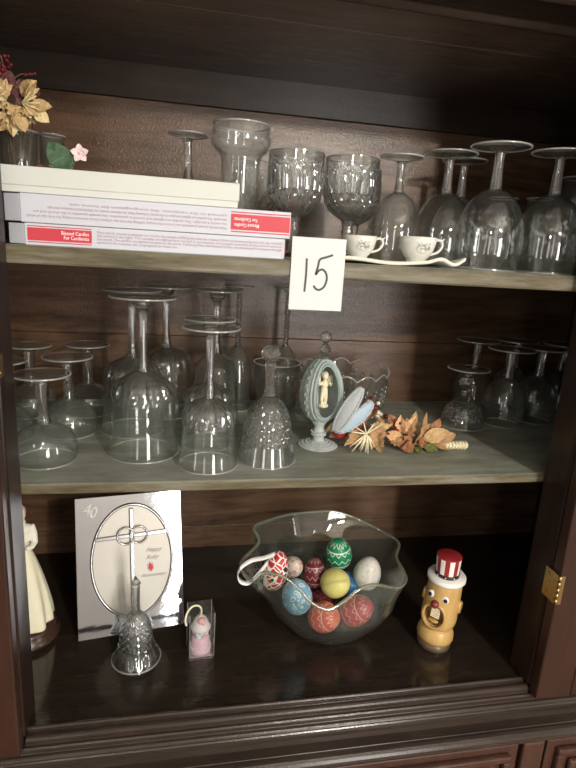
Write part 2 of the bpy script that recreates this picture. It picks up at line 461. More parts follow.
def lower_door(x0, x1):
    d = part(MB().box(x0, x1, -.022, -.008, -1.05, -.432), 'base_door', 'lower_door_wood', .002)
    w = .040
    # raised bead round the sunken field, and the raised centre panel
    for a, b, c, e in ((x0 + .016, x1 - .016, -.456, -.444), (x0 + .016, x1 - .016, -1.03, -1.018)):
        MB().box(a, b, -.032, -.022, c, e).build('panel_bead', 'lower_door_wood', d, bevel=.003)
    for a, b in ((x0 + .016, x0 + .028), (x1 - .028, x1 - .016)):
        MB().box(a, b, -.032, -.022, -1.018, -.456).build('panel_bead', 'lower_door_wood', d, bevel=.003)
    MB().box(x0 + .042, x1 - .042, -.030, -.022, -1.0, -.470).build('door_panel', 'lower_door_wood', d, bevel=.004)
lower_door(-.50, -.07); lower_door(-.05, .371); lower_door(.421, .70)
part(MB().box(.377, .415, -.026, -.008, -1.19, -.428), 'base_stile', 'lower_door_wood', .004)
# upper doors, standing wide open: frame of two uprights and two rails round a pane
def open_door(hx, hy, sgn, ang, z0=-.3570, z1=.579, width=.33):
    d = thing('door', 'x', 'x'); del d['label']; del d['category']
    d.parent = cab; d.location = (hx, hy, -FZ); d.rotation_euler = (0, 0, ang)
    th = .02
    y0, y1 = (0, th) if sgn > 0 else (-th, 0)
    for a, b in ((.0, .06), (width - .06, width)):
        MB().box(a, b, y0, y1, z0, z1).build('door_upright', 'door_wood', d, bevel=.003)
    for a, b in ((z0, z0 + .07), (z1 - .07, z1)):
        MB().box(.06, width - .06, y0, y1, a, b).build('door_rail', 'door_wood', d, bevel=.003)
    MB().box(.058, width - .058, (y0 + y1) / 2 - .0015, (y0 + y1) / 2 + .0015, z0 + .065, z1 - .065).build('pane', 'glass_pane', d)
    return d
dr = open_door(.3885, .0032, -1, math.radians(-.6))
dl = open_door(-.3485, .0032, 1, math.radians(180.6))
# hinges: two leaves and a knuckle
def hinge(x, y, z, face, ang, h=.046):
    """one leaf on the inner face of the stile, one on the open door"""
    hg = thing('hinge', 'x', 'x'); del hg['label']; del hg['category']
    hg.parent = cab; hg.location = (x, y, z - FZ)
    m = MB().box(-.0012, .0004, .000, .030, -h / 2, h / 2) if face < 0 else MB().box(-.0004, .0012, .000, .030, -h / 2, h / 2)
    for u, w in ((.008, .26 * h), (.018, .07 * h), (.008, -.28 * h), (.020, -.30 * h), (.020, .35 * h)):
        m.ball((face * .0012, u, w), (.0012, .0024, .0024), 8, 6)
    m.build('leaf', 'brass', hg, bevel=.0004)
    L = MB().box(0, .008, -.0012, .0008, -h / 2, h / 2)
    L.build('leaf', 'brass', hg, rot=(0, 0, ang), bevel=.0004)
    m = MB()
    for k in range(5):
        m.lathe([(0, -h / 2 + k * h / 5 + .0004), (.0022, -h / 2 + k * h / 5 + .0004), (.0022, -h / 2 + (k + 1) * h / 5 - .0004), (0, -h / 2 + (k + 1) * h / 5 - .0004)], 10)
    m.build('knuckle', 'brass', hg)
hinge(XR - .0006, -.0185, -.163, -1, math.radians(-.6))
hinge(XR - .0006, -.0185, .45, -1, math.radians(-.6))
hinge(XL + .0006, -.0185, .152, 1, math.radians(180.6), .026)

# ------------------------------------------------------------------ glassware
def double_wall(outer, t):
    """outer (r, s) from rim to bottom -> closed thin-walled profile"""
    n = len(outer); inner = []
    for i, (r, s) in enumerate(outer):
        a = outer[max(i - 1, 0)]; b = outer[min(i + 1, n - 1)]
        dr, ds = b[0] - a[0], b[1] - a[1]; L = math.hypot(dr, ds) or 1
        nr, ns = -abs(ds) / L, (dr / L if ds >= 0 else -dr / L)
        inner.append((max(r + nr * t, 0.0004), s + ns * t if i else s))
    return inner
def glass(name, label, cat, xy, z, H, bowl, stem, foot_r, inverted=True, bmat='glass_thin', smat='glass_solid', fmat='glass_foot',
          wall=.0014, seg=44, bfn=None, sfn=None, sseg=16, group=None, foot_t=.004, lean=None, cut=None):
    """bowl: outer (r, s) from the rim (s=0) to the stem; stem: (r, s) from bowl to foot; s is the distance from the rim"""
    T = thing(name, label, cat, (xy[0], xy[1], z), group=group)
    if lean: T.rotation_euler = lean
    Z = (lambda s: s) if inverted else (lambda s: H - s)
    o = smooth_curve(bowl, 12 if bfn else 5); inn = double_wall(o, wall)
    k = len(o)
    prof = [(0, inn[-1][1] - wall)] + inn[::-1] + o + [(0, o[-1][1])]
    rm = None
    if cut:
        rm = [2 if cut[0] < (prof[i][1] + prof[i + 1][1]) / 2 < cut[1] else 0 for i in range(len(prof) - 1)]
    mask = [False] * (k + 1) + [True] * (k + 1)
    prof = [(r, Z(s)) for r, s in prof]
    fn = (lambda a, r, zz: bfn(a, r, Z(zz) if inverted else H - zz, zz)) if bfn else None
    m = MB().lathe(prof, seg, 0, fn, mask=mask, ringmat=rm)
    # thick rounded lip
    m.tube([((bowl[0][0] - wall / 2) * math.cos(2 * PI * i / seg), (bowl[0][0] - wall / 2) * math.sin(2 * PI * i / seg), Z(.0008)) for i in range(0, seg)], .0011, 6, 1, True)
    m.build('bowl', [bmat, 'glass_rim', 'glass_cut'], T)
    if stem:
        st = smooth_curve(stem, 4)
        prof = [(0, st[0][1] - .0005)] + st + [(0, st[-1][1])]
        prof = [(r, Z(s)) for r, s in prof]
        MB().lathe(prof, sseg, 0, sfn, smooth=True).build('stem', smat, T)
    if foot_r:
        e = stem[-1][0] if stem else .01
        s1 = H - foot_t * 1.6
        f = [(0, s1 - .004), (e, s1 - .004), (e * 1.7, s1), (foot_r * .5, H - foot_t), (foot_r * .93, H - foot_t * .55), (foot_r, H - foot_t * .28), (foot_r * .97, H), (0, H)]
        m = MB().lathe([(r, Z(s)) for r, s in f], seg)
        m.tube([(foot_r * .985 * math.cos(2 * PI * i / seg), foot_r * .985 * math.sin(2 * PI * i / seg), Z(H - foot_t * .3)) for i in range(seg)], .0013, 6, 1, True)
        m.build('foot', [fmat, 'glass_rim'], T)
    return T

# ---- large inverted goblets on the upper shelf
BIG = [(.0425, 0), (.0478, .022), (.0478, .045), (.0445, .068), (.0350, .092), (.0200, .1075), (.0080, .113)]
BIGS = [(.0090, .111), (.0078, .125), (.0066, .145), (.0072, .163)]
glass('wine_goblet', 'large engraved goblet upside down beside the teacups, with a tall faceted stem', 'glass', (.283, .130), ZU, .170, BIG, BIGS, .041, bmat='glass_engraved', sseg=8)
glass('wine_goblet', 'large engraved goblet upside down at the end of the upper shelf by the open door', 'glass', (.378, .130), ZU, .170, BIG, BIGS, .040, bmat='glass_engraved', sseg=8)
glass('wine_goblet', 'goblet upside down right behind the teacup that has its whole handle in view', 'glass', (.253, .222), ZU, .1715, [(r * .96, s_) for r, s_ in BIG], BIGS, .0410, sseg=8)
glass('wine_goblet', 'goblet upside down in the second row, only its foot and stem showing behind the others', 'glass', (.333, .330), ZU, .182, [(r, s_ * 1.07) for r, s_ in BIG], [(r, s_ * 1.07) for r, s_ in BIGS], .0385, sseg=8)
SML = [(.0300, 0), (.0345, .020), (.0355, .045), (.0320, .070), (.0240, .090), (.0100, .102)]
glass('wine_goblet', 'slimmer goblet upside down between the cut crystal goblets and the engraved ones', 'glass', (.156, .175), ZU, .152, SML, [(.0085, .100), (.006, .115), (.0055, .13), (.006, .145)], .031, sseg=8)
glass('wine_goblet', 'goblet upside down behind the boxes, only its foot and thin stem showing', 'glass', (-.146, .25), ZU, .1665, SML, [(.0085, .100), (.006, .115), (.005, .13), (.0055, .16)], .029)
# ---- cut crystal goblets, upright
def cutfn(n, amp, s0, s1):
    def fn(a, r, s, z):
        if s0 < s < s1 and r > .012:
            w = math.sin(PI * (s - s0) / (s1 - s0)) ** .5
            q = (s - s0) / (s1 - s0)
            flute = abs(math.cos(a * n / 2)) - .6
            cross = abs(math.cos(a * n / 2 + q * 9)) + abs(math.cos(a * n / 2 - q * 9)) - 1.2
            return r * (1 + amp * w * (flute if q < .55 else cross)), z
        return r, z
    return fn
CUT = [(.0382, 0), (.0385, .012), (.0388, .030), (.0375, .048), (.0335, .062), (.0270, .072), (.0200, .078), (.0100, .084)]
CUTS = [(.0105, .083), (.0085, .092), (.0092, .100), (.008, .110), (.0085, .136)]
for x, y, lab in ((-.001, .160, 'cut crystal goblet standing upright next to the stacked boxes'),
                  (.080, .165, 'cut crystal goblet standing upright behind the teacups'),
                  (-.038, .300, 'cut crystal goblet half hidden behind the tall necked vase'),
                  (.118, .262, 'cut crystal goblet in the row behind, showing between its twin and the slimmer goblet')):
    glass('crystal_goblet', lab, 'glass', (x, y), ZU, .1405, CUT, CUTS, .034, False, 'glass_cut', 'glass_cut', 'glass_cut',
          wall=.003, seg=144, bfn=cutfn(14, .10, .014, .080), sseg=8, cut=(.012, .086))
# ---- tall vase with a bulged mouth
vz = [(.0395, 0), (.0410, .010), (.0420, .022), (.0370, .033), (.0305, .039), (.0275, .055), (.0272, .090), (.0290, .125), (.0320, .160), (.0330, .172), (.0300, .176)]
T = thing('glass_vase', 'tall clear glass vase with a bulged mouth and narrow neck', 'vase', (-.074, .200, ZU))
o_ = smooth_curve(vz, 4); i_ = double_wall(o_, .002); Hh = .176
MB().lathe([(0, Hh - i_[-1][1] + .004)] + [(r, Hh - s) for r, s in i_[::-1]] + [(r, Hh - s) for r, s in o_] + [(0, 0)], 44).build('vase_body', 'glass_dusty', T)
MB().tube([(.0388 * math.cos(2 * PI * i / 44), .0388 * math.sin(2 * PI * i / 44), .1755) for i in range(44)], .0014, 6, 0, True).build('lip', 'glass_rim', T)
# ---- tumblers
def tumbler(label, xy, z, r0, r1, H, mat='glass_thin', seg=36, name='tumbler', fn=None):
    o = [(r1, 0), (r1 * .985, H * .3), ((r0 + r1) / 2, H * .6), (r0, H * .96), (r0 * .93, H)]
    T = thing(name, label, 'glass', (xy[0], xy[1], z))
    i = double_wall(o, .0018)
    p = [(0, H - i[-1][1] + .006)] + [(r, H - s) for r, s in i[::-1]] + [(r, H - s) for r, s in o] + [(0, 0)]
    MB().lathe(p, seg, 0, fn).build('tumbler_body', mat, T)
    MB().tube([((r1 - .0009) * math.cos(2 * PI * k / seg), (r1 - .0009) * math.sin(2 * PI * k / seg), H - .0006) for k in range(seg)], .0011, 6, 0, True).build('rim', 'glass_rim', T)
    return T
tumbler('clear tumbler holding the dried flower bouquet beside the white box', (-.366, .205), ZU, .0200, .0245, .142, 'glass_smoke')
tumbler('empty slim tumbler behind the leaf with the pale pink flower', (-.335, .255), ZU, .0150, .0175, .148, 'glass_smoke')
tumbler('clear tumbler standing upright behind and between the two large engraved goblets', (.382, .270), ZU, .0200, .0240, .118)
tumbler('clear tumbler standing upright behind the engraved goblet by the open door', (.428, .235), ZU, .0190, .0215, .118)
tumbler('heavy clear tumbler at the far end of the upper shelf, mostly behind the door post', (.470, .200), ZU, .0230, .0270, .150)

# ---- shallow coupes on the middle shelf, upside down
COU = [(.0405, 0), (.0432, .008), (.0435, .018), (.0410, .031), (.0340, .0415), (.0210, .0495), (.0105, .0545)]
COUS = [(.0110, .053), (.0090, .062), (.0085, .085), (.0095, .116)]
for (x, y), k, lab in (((-.339, .145), 1.0, 'wide champagne coupe upside down at the front of the shelf by the door post'),
                       ((-.328, .262), 1.0, 'wide champagne coupe upside down in the second row, next to the tall goblets'),
                       ((-.316, .372), 1.0, 'wide champagne coupe upside down in the third row near the back boards'),
                       ((-.410, .365), .98, 'wide champagne coupe upside down in the back corner behind the door post'),
                       ((-.418, .235), .98, 'wide champagne coupe upside down, almost wholly behind the door post')):
    glass('champagne_coupe', lab, 'glass', (x, y), ZM, .1245 * k, [(r * k, s * k) for r, s in COU], [(r * k, s * k) for r, s in COUS], .0375 * k, bmat='glass_dusty', sseg=10)
# ---- tall goblets with a pressed petal band round the shoulder, upside down
def petals(n, s0, s1, amp):
    def fn(a, r, s, z):
        if s0 < s < s1 and r > .008:
            w = math.sin(PI * (s - s0) / (s1 - s0))
            return r * (1 + amp * w * (abs(math.cos(a * n / 2)) - .6) + amp * .5 * w * math.cos(a * n * 2)), z
        return r, z
    return fn
TALL = [(.0520, 0), (.0478, .030), (.0455, .060), (.0440, .085), (.0420, .099), (.0350, .110), (.0200, .119), (.0095, .124)]
TALLS = [(.0105, .122), (.0070, .140), (.0056, .175), (.0062, .205), (.0085, .214), (.0150, .222), (.0100, .226)]
for (x, y), lab in (((-.207, .172), 'tall petal-banded goblet upside down at the front of its row, foot clear of the others'),
                    ((-.231, .277), 'tall petal-banded goblet upside down beside the coupes, second in its row'),
                    ((-.180, .374), 'tall petal-banded goblet upside down at the back of its row')):
    glass('tall_goblet', lab, 'glass', (x, y), ZM, .2315, TALL, TALLS, .0465, seg=120, bfn=petals(10, .078, .122, .09), sseg=10, cut=(.080, .124))
SH = .86
for (x, y), lab in (((-.113, .120), 'shorter petal-banded goblet upside down at the front edge next to the cut glass bell'),
                    ((-.111, .208), 'shorter petal-banded goblet upside down directly behind its twin')):
    glass('tall_goblet', lab, 'glass', (x, y), ZM, .199, [(r * .82, s * .80) for r, s in TALL], [(r * .82, .0976 + (s - .122) * .99) for r, s in TALLS], .0395, seg=120, bfn=petals(10, .058, .099, .10), sseg=10, cut=(.060, .1))
glass('tall_goblet', 'tall plain-bowled goblet upside down, behind the shorter petal-banded pair', 'glass', (-.093, .322), ZM, .2335,
      [(r * .86, s) for r, s in TALL], TALLS, .0425, sseg=10, seg=48)
# ---- flutes with twisted stems, upside down
def beadstem(a, r, z):
    return r * (1 + .30 * math.sin(z * 900 + a)), z
FL = [(.0255, 0), (.0278, .030), (.0275, .065), (.0235, .095), (.0150, .115), (.0060, .125)]
FS = [(.0062, .124)] + [(.0048, .13 + .0025 * i) for i in range(40)] + [(.006, .231)]
for (x, y), lab in (((-.048, .395), 'champagne flute with a twisted rope stem upside down behind the shorter goblets'),
                    ((.046, .405), 'champagne flute with a twisted rope stem upside down behind the cut glass bell')):
    glass('champagne_flute', lab, 'glass', (x, y), ZM, .237, FL, FS, .0270, bmat='glass_smoke', sfn=beadstem, sseg=12)
# ---- upright cup behind the bell
tumbler('clear glass cup standing upright behind the cut glass bell', (.018, .330), ZM, .0280, .0430, .108, 'glass_thin', name='glass_cup')
# ---- cut glass bells
def diamond(n, s0, s1, amp, pitch):
    def fn(a, r, z):
        if s0 < z < s1:
            u = a * n / (2 * PI); v = (z - s0) / pitch
            d = abs(((u + v) % 1) - .5) + abs(((u - v) % 1) - .5)
            return r * (1 + amp * (d - .5)), z
        return r, z
    return fn
def bell(label, xy, z, outer, handle, fn, seg=180, top_fn=None, clap=True, steps=10):
    T = thing('glass_bell', label, 'bell', (xy[0], xy[1], z))
    o = smooth_curve(outer, steps); i = double_wall(o, .0022)
    k = len(o)
    MB().lathe([(0, i[-1][1] - .002)] + i[::-1] + o + [(0, o[-1][1])], seg, 0, fn, mask=[False] * (k + 1) + [True] * (k + 1), smooth=False).build('bell_body', 'glass_cut', T)
    MB().tube([((outer[0][0] - .001) * math.cos(2 * PI * q / 60), (outer[0][0] - .001) * math.sin(2 * PI * q / 60), .0012) for q in range(60)], .0012, 6, 0, True).build('rim', 'glass_rim', T)
    h = smooth_curve(handle, 3)
    MB().lathe([(0, h[0][1])] + h + [(0, h[-1][1])], 8, 0, top_fn, smooth=False).build('handle', 'glass_cut', T)
    m = MB().tube([(0, 0, o[-1][1] - .003), (.001, 0, .022)], .0007, 6)
    m.ball((.001, 0, .018), .0055, 10, 8); m.build('clapper', 'glass_cut', T)
    return T
bell('large crystal bell with a diamond-cut band and faceted knob on the middle shelf', (-.026, .135), ZM,
     [(.0440, 0), (.0405, .016), (.0375, .032), (.0352, .048), (.0325, .063), (.0270, .079), (.0190, .091), (.0095, .099)],
     [(.0095, .097), (.0072, .112), (.0068, .130), (.0085, .144), (.0075, .149), (.0125, .155), (.0145, .162), (.0120, .170), (.0060, .174)],
     diamond(18, .030, .090, .09, .012))
def bellfn(a, r, z):
    if z < .026:
        return r * (1 + .06 * abs(math.cos(a * 8)) * (z / .026)), z
    return diamond(14, .026, .078, .085, .0115)(a, r, z)
bell('small crystal bell with a pointed handle in front of the silver plaque', (-.217, .135), ZB,
     [(.0380, 0), (.0345, .008), (.0300, .017), (.0265, .027), (.0250, .040), (.0235, .052), (.0205, .064), (.0155, .075), (.0080, .083)],
     [(.0070, .081), (.0060, .090), (.0062, .112), (.0064, .130), (.0078, .1335), (.0040, .140), (.0004, .1465)], bellfn)
# ---- right group on the middle shelf
glass('cordial_glass', 'small etched cordial glass upside down with a round faceted knop in its stem', 'glass', (.378, .296), ZM, .1105,
      [(.0440, 0), (.0405, .012), (.0350, .027), (.0265, .042), (.0160, .053), (.0090, .059)],
      [(.0095, .057), (.0110, .063), (.0080, .067), (.0125, .073), (.0158, .081), (.0125, .089), (.0075, .094), (.0085, .102)], .0385, bmat='glass_etched', sseg=10)
WN = [(.0330, 0), (.0385, .018), (.0408, .036), (.0395, .055), (.0330, .073), (.0200, .087), (.0095, .093)]
WNS = [(.0100, .091), (.0082, .105), (.0075, .125), (.0085, .143)]
for (x, y), lab in (((.464, .300), 'plain wine glass upside down on the middle shelf just beside the etched cordial glass'),
                    ((.546, .322), 'plain wine glass upside down in the front row, close to the door post'),
                    ((.448, .395), 'plain wine glass upside down in the back row behind the etched cordial glass'),
                    ((.545, .408), 'plain wine glass upside down in the back row between the two front glasses'),
                    ((.635, .375), 'plain wine glass upside down deepest in the shaded corner')):
    glass('wine_glass', lab, 'glass', (x, y), ZM, .1490, WN, WNS, .0430, sseg=10)

# ------------------------------------------------------------------ boxes on the upper shelf
def text_on_front(T, y, lines, mat='print_text', name='lettering', flip=None):
    """lines: (text, x, z, size, width); printed on a face that looks towards -y; flip = (cx, cz) turns the print upside down"""
    mb = MB()
    for txt, x, z, size, width in lines:
        M = Matrix.Translation((x, y, z)) @ Matrix.Rotation(PI / 2, 4, 'X')
        if flip:
            M = Matrix.Translation((flip[0], 0, flip[1])) @ Matrix.Rotation(PI, 4, 'Y') @ Matrix.Translation((-flip[0], 0, -flip[1])) @ M
        text_mb(txt, size, M, mb, 0, width=width)
    return mb.build(name, mat, T, recalc=False)
BODY = ['Mary and St. Joseph presented our Lord in the temple, fulfilling the holy law of Jesus Christ commemorating the holy day of which',
        'the world is the light. The candles are lighted and carried in procession, the people assemble in the church and are',
        'the world. The candles are lighted and given to the priest. Following Mass, the blessed candles are distributed if necessary through',
        'carried to the recipient, the congregation for home use.']
def candle_box(label, x0, x1, y0, y1, z0, z1, flip, red_x):
    T = thing('candle_box', label, 'box', (x0, y0, z0))
    W, Hh, Dd = x1 - x0, z1 - z0, y1 - y0
    MB().box(0, W, 0, Dd, 0, Hh).build('carton', 'box_white', T, bevel=.0008)
    yy = -.0006
    a, b = red_x
    lab = MB().box(a, b, -.0005, .0006, Hh * .22, Hh * .80)
    lab.build('red_label', 'print_red', T)
    st = MB().box(a, b, -.0005, .0006, Hh * .85, Hh * .89); st.build('red_stripe', 'print_red', T)
    st = MB().box(a, b, -.0005, .0006, Hh * .13, Hh * .17); st.build('red_stripe', 'print_red', T)
    c = (W / 2, Hh / 2) if flip else None
    if not flip:
        text_on_front(T, yy, [('Blessed Candles', b - .0335, Hh * .545, .0058, .030), ('For Candlemas', b - .031, Hh * .335, .0058, .0275)], 'print_white', flip=None)
        text_on_front(T, yy, [(BODY[i], b + .006, Hh * (.70 - .155 * i), .0043, (W - b - .010) * (1 if i < 3 else .42)) for i in range(4)])
    else:
        bb = (W - b) + (b - a)          # right end of the label in turned coordinates
        text_on_front(T, yy, [('Blessed Candles', bb - .0345, Hh * .545, .0058, .030), ('For Candlemas', bb - .032, Hh * .335, .0058, .0275)], 'print_white', flip=c)
        text_on_front(T, yy, [(BODY[i], bb + .005, Hh * (.72 - .155 * i), .0043, (W - bb - .012) * (1, .97, .9, .8)[i]) for i in range(4)], flip=c)
    # tucked end flap standing a little open at the left end, red inside
    M = Matrix.Translation((0, 0, 0)) @ Matrix.Rotation(math.radians(62), 4, 'Z')
    MB().box(-.0006, .0006, 0, .020, .001, Hh - .001, M=Matrix.Translation((-.0006, .001, 0)) @ Matrix.Rotation(math.radians(64), 4, 'Z')).build('end_flap', 'box_white', T)
    MB().box(-.013, -.0012, .014, .0152, .002, Hh - .002).build('inner_flap', 'box_white', T)
    MB().box(-.0125, -.0015, .0132, .0142, Hh * .28, Hh * .78).build('flap_print', 'print_red', T)
    MB().box(W - .0002, W + .0008, .002, Dd - .002, Hh * .2, Hh * .8).build('end_print', 'print_red', T)
    return T
candle_box('white candle box with its red label at the left end, bottom of the stack', -.330, -.028, .066, .150, ZU, .3050, False, (.003, .073))
candle_box('white candle box turned upside down, red label at the right end, middle of the stack', -.333, -.0225, .0645, .150, .3055, .3370, True, (.237, .3095))
T = thing('carton_box', 'plain cream white flat box, top of the stack', 'box', (-.353, .069, .3375))
MB().box(0, .265, 0, .120, 0, .024).build('tray', 'box_cream', T, bevel=.001)
MB().box(-.0015, .2665, -.0015, .1215, .0075, .0285).build('lid', 'box_cream', T, bevel=.0012)

# ------------------------------------------------------------------ number card taped to the shelf edge
T = thing('number_card', 'white paper card with the handwritten number 15 fixed to the shelf edge', 'card', (.0140, .0570, .2195))
MB().box(-.0345, .0345, -.0004, .0004, 0, .0895).build('paper', 'paper_white', T)
s_ = .0697 / 55.0
def stroke(pts, name, w=.00135):
    P = smooth_curve([((x - 317.5) * s_, 0, (309.5 - y) * s_ * 1.0) for x, y in pts], 6) if len(pts) > 2 else [((x - 317.5) * s_, 0, (309.5 - y) * s_) for x, y in pts]
    L = []; Rr = []
    for i, p in enumerate(P):
        a = Vector(P[max(i - 1, 0)]); b = Vector(P[min(i + 1, len(P) - 1)]); d = (b - a).normalized(); n = Vector((-d.z, 0, d.x)) * w
        L.append((p[0] + n.x, p[2] + n.z)); Rr.append((p[0] - n.x, p[2] - n.z))
    m = MB()
    for i in range(len(P) - 1):
        m.prism([L[i], L[i + 1], Rr[i + 1], Rr[i]], -.0007, -.0003)
    return m.build(name, 'marker_ink', T)
stroke([(305.6, 259), (305.9, 275), (305.3, 291.5)], 'digit_one')
stroke([(332, 254.5), (325.5, 256.8), (319.0, 259.5), (317.3, 267), (315.8, 274.0), (318.5, 270.3), (322.5, 269.0), (326.2, 272.5), (327.3, 278.5), (325.2, 285.5), (320.5, 289.0), (316.5, 287.8), (314.3, 285.0)], 'digit_five')

# ------------------------------------------------------------------ napkin and teacups
def napkin(label, xy, w, d, seed):
    rnd = random.Random(seed); nx, ny = 40, 10; v = []; f = []
    for j in range(ny + 1):
        for i in range(nx + 1):
            u, t = i / nx, j / ny
            x = -w / 2 + w * u; y = d * t
            lift = .0048 + .004 * (.5 + .5 * math.sin(u * 9 + seed)) * (1 - t) ** 2 + (.011 * max(0, (u - .62) / .38) * (.5 + .5 * math.sin(u * 26)) * (1 - t) if u > .62 else 0)
            v.append((x, y, lift))
    n = len(v)
    v += [(x, y, z - .0044) for x, y, z in v]
    W = nx + 1
    for j in range(ny):
        for i in range(nx):
            a = j * W + i
            f.append((a, a + 1, a + 1 + W, a + W)); f.append((n + a, n + a + W, n + a + 1 + W, n + a + 1))
    for i in range(nx):
        f.append((i, n + i, n + i + 1, i + 1)); a = ny * W + i; f.append((a, a + 1, n + a + 1, n + a))
    for j in range(ny):
        a = j * W; f.append((a, a + W, n + a + W, n + a)); a = j * W + nx; f.append((a, n + a, n + a + W, a + W))
    return tag(MB().add(v, f).build('napkin', 'linen', loc=(xy[0], xy[1], ZU + .0004)), label, 'napkin')
napkin('folded cream linen napkin under the teacups with a rippled front edge', (.130, .0620), .172, .080, 1)
def teacup(label, xy, k, rot):
    z = ZU + .0056
    T = thing('teacup', label, 'cup', (xy[0], xy[1], z), (0, 0, rot))
    o = [(.0125, 0), (.0130, .002), (.0128, .0035), (.0170, .008), (.0215, .016), (.0240, .025), (.0252, .0325), (.0245, .0328), (.0215, .025), (.0205, .017), (.0150, .0095), (0, .0075)]
    prof = [(0, .001)] + [(r * k, zz * k) for r, zz in o]
    MB().lathe(prof, 40).build('cup_body', 'porcelain', T)
    h = smooth_curve([(.0235, 0, .027), (.0300, 0, .0305), (.0365, 0, .0290), (.0385, 0, .0225), (.0330, 0, .0150), (.0255, 0, .0120), (.0190, 0, .0105)], 4)
    MB().tube([(x * k, y * k, zz * k) for x, y, zz in h], .0018 * k, 8).build('handle', 'porcelain', T)
    MB().tube([(.0365 * k, 0, .029 * k), (.041 * k, 0, .0325 * k)], [.0016 * k, .0009 * k], 8).build('thumb_rest', 'porcelain', T)
    # transfer print of a flower basket on the side that faces the room
    m = MB(); rnd = random.Random(3)
    def on(aw, zz, s=.0009):
        a = math.radians(-90) - rot + aw
        r = .0172 + (zz - .008) * .33 + .0010
        if zz > .016: r = .0217 + (zz - .016) * .24 + .0006
        m.ball((r * k * math.cos(a), r * k * math.sin(a), zz * k), (s * k, s * k, s * k), 6, 4)
    for i in range(26):
        t = i / 26 * 2 * PI; on(.40 * math.cos(t), .0175 + .0055 * math.sin(t), .0006)
    for i in range(46):
        on(rnd.uniform(-.36, .36), rnd.uniform(.0135, .0255), rnd.uniform(.0004, .0009))
    m.build('printed_pattern', 'porcelain_print', T)
    return T
teacup('small cream teacup with a printed basket next to the number card', (.079, .1000), .92, math.radians(8))
teacup('small cream teacup with a printed basket at the rippled end of the napkin', (.162, .1000), 1.02, math.radians(8))

# ------------------------------------------------------------------ leaves, flowers, berries
LEAFM = {'leaf_gold': (.50, .34, .16), 'leaf_tan': (.40, .235, .115), 'leaf_rust': (.33, .15, .07), 'leaf_plum': (.12, .045, .045), 'leaf_straw': (.68, .55, .30),
         'leaf_green': (.045, .095, .045), 'leaf_moss': (.14, .17, .05), 'petal_pink': (.75, .58, .60), 'petal_peach': (.66, .40, .20), 'berry_red': (.34, .022, .018),
         'berry_dark': (.13, .012, .014), 'twig': (.16, .09, .05), 'raffia': (.80, .72, .50), 'petal_cream': (.80, .74, .58)}
for k_, c_ in LEAFM.items():
    plain(k_, c_, .35 if 'berry' in k_ else .6, bump=.25, bscale=220, var=.22)
def leaf_outline(kind):
    if kind == 'maple':
        h = [(0, 0), (.10, .06), (.40, -.02), (.30, .16), (.52, .34), (.34, .40), (.40, .58), (.20, .56), (.14, .74), (0, 1.0)]
    elif kind == 'oval':
        h = [(0, 0), (.16, .10), (.30, .28), (.36, .48), (.30, .68), (.17, .86), (0, 1.0)]
    else:
        h = [(0, 0), (.10, .15), (.15, .4), (.12, .7), (0, 1.0)]
    return h
def leaf_mesh(mb, L, W, kind, M, fold=.25, curl=.25, mat=0, th=.0005):
    h = leaf_outline(kind)
    def lift(x, y): return abs(x) * fold * L - curl * L * (y - .3) ** 2 + .03 * L * math.sin(y * 14 + x * 9)
    v = []
    for x, y in h: v.append((0, y * L, lift(0, y)))
    n = len(h)
    for sx in (-1, 1):
        for x, y in h: v.append((sx * x * W / .5 * .5 * 2 if False else sx * x * W, y * L, lift(x, y)))
    f = []
    for i in range(n - 1):
        f.append((i, i + 1, n + i + 1, n + i) if 0 < i < n - 1 else ((i, i + 1, n + i + 1)))
        f.append((i, 2 * n + i, 2 * n + i + 1, i + 1) if 0 < i < n - 1 else ((i, 2 * n + i + 1, i + 1)))
    nv = len(v)
    v += [(x, y, z - th) for x, y, z in v]
    f += [tuple(nv + i for i in q[::-1]) for q in f]
    for off in (n, 2 * n):
        for i in range(n - 1):
            f.append((off + i, off + i + 1, nv + off + i + 1, nv + off + i))
    mb.add(v, f, mat, False, M)
def orient(pos, dirn, facing):
    """matrix that lays a leaf's length along dirn with its upper face towards facing"""
    y = Vector(dirn).normalized(); z = Vector(facing); z = (z - y * z.dot(y)).normalized(); x = y.cross(z)
    return Matrix(((x.x, y.x, z.x, pos[0]), (x.y, y.y, z.y, pos[1]), (x.z, y.z, z.z, pos[2]), (0, 0, 0, 1)))
FACE = (-.12, -.9, .42)
def add_leaf(T, pos, dirn, L, W, kind, mat, name='leaf', facing=FACE, fold=.25, curl=.25):
    mb = MB(); leaf_mesh(mb, L, W, kind, orient(pos, dirn, facing), fold, curl)
    return mb.build(name, mat, T)

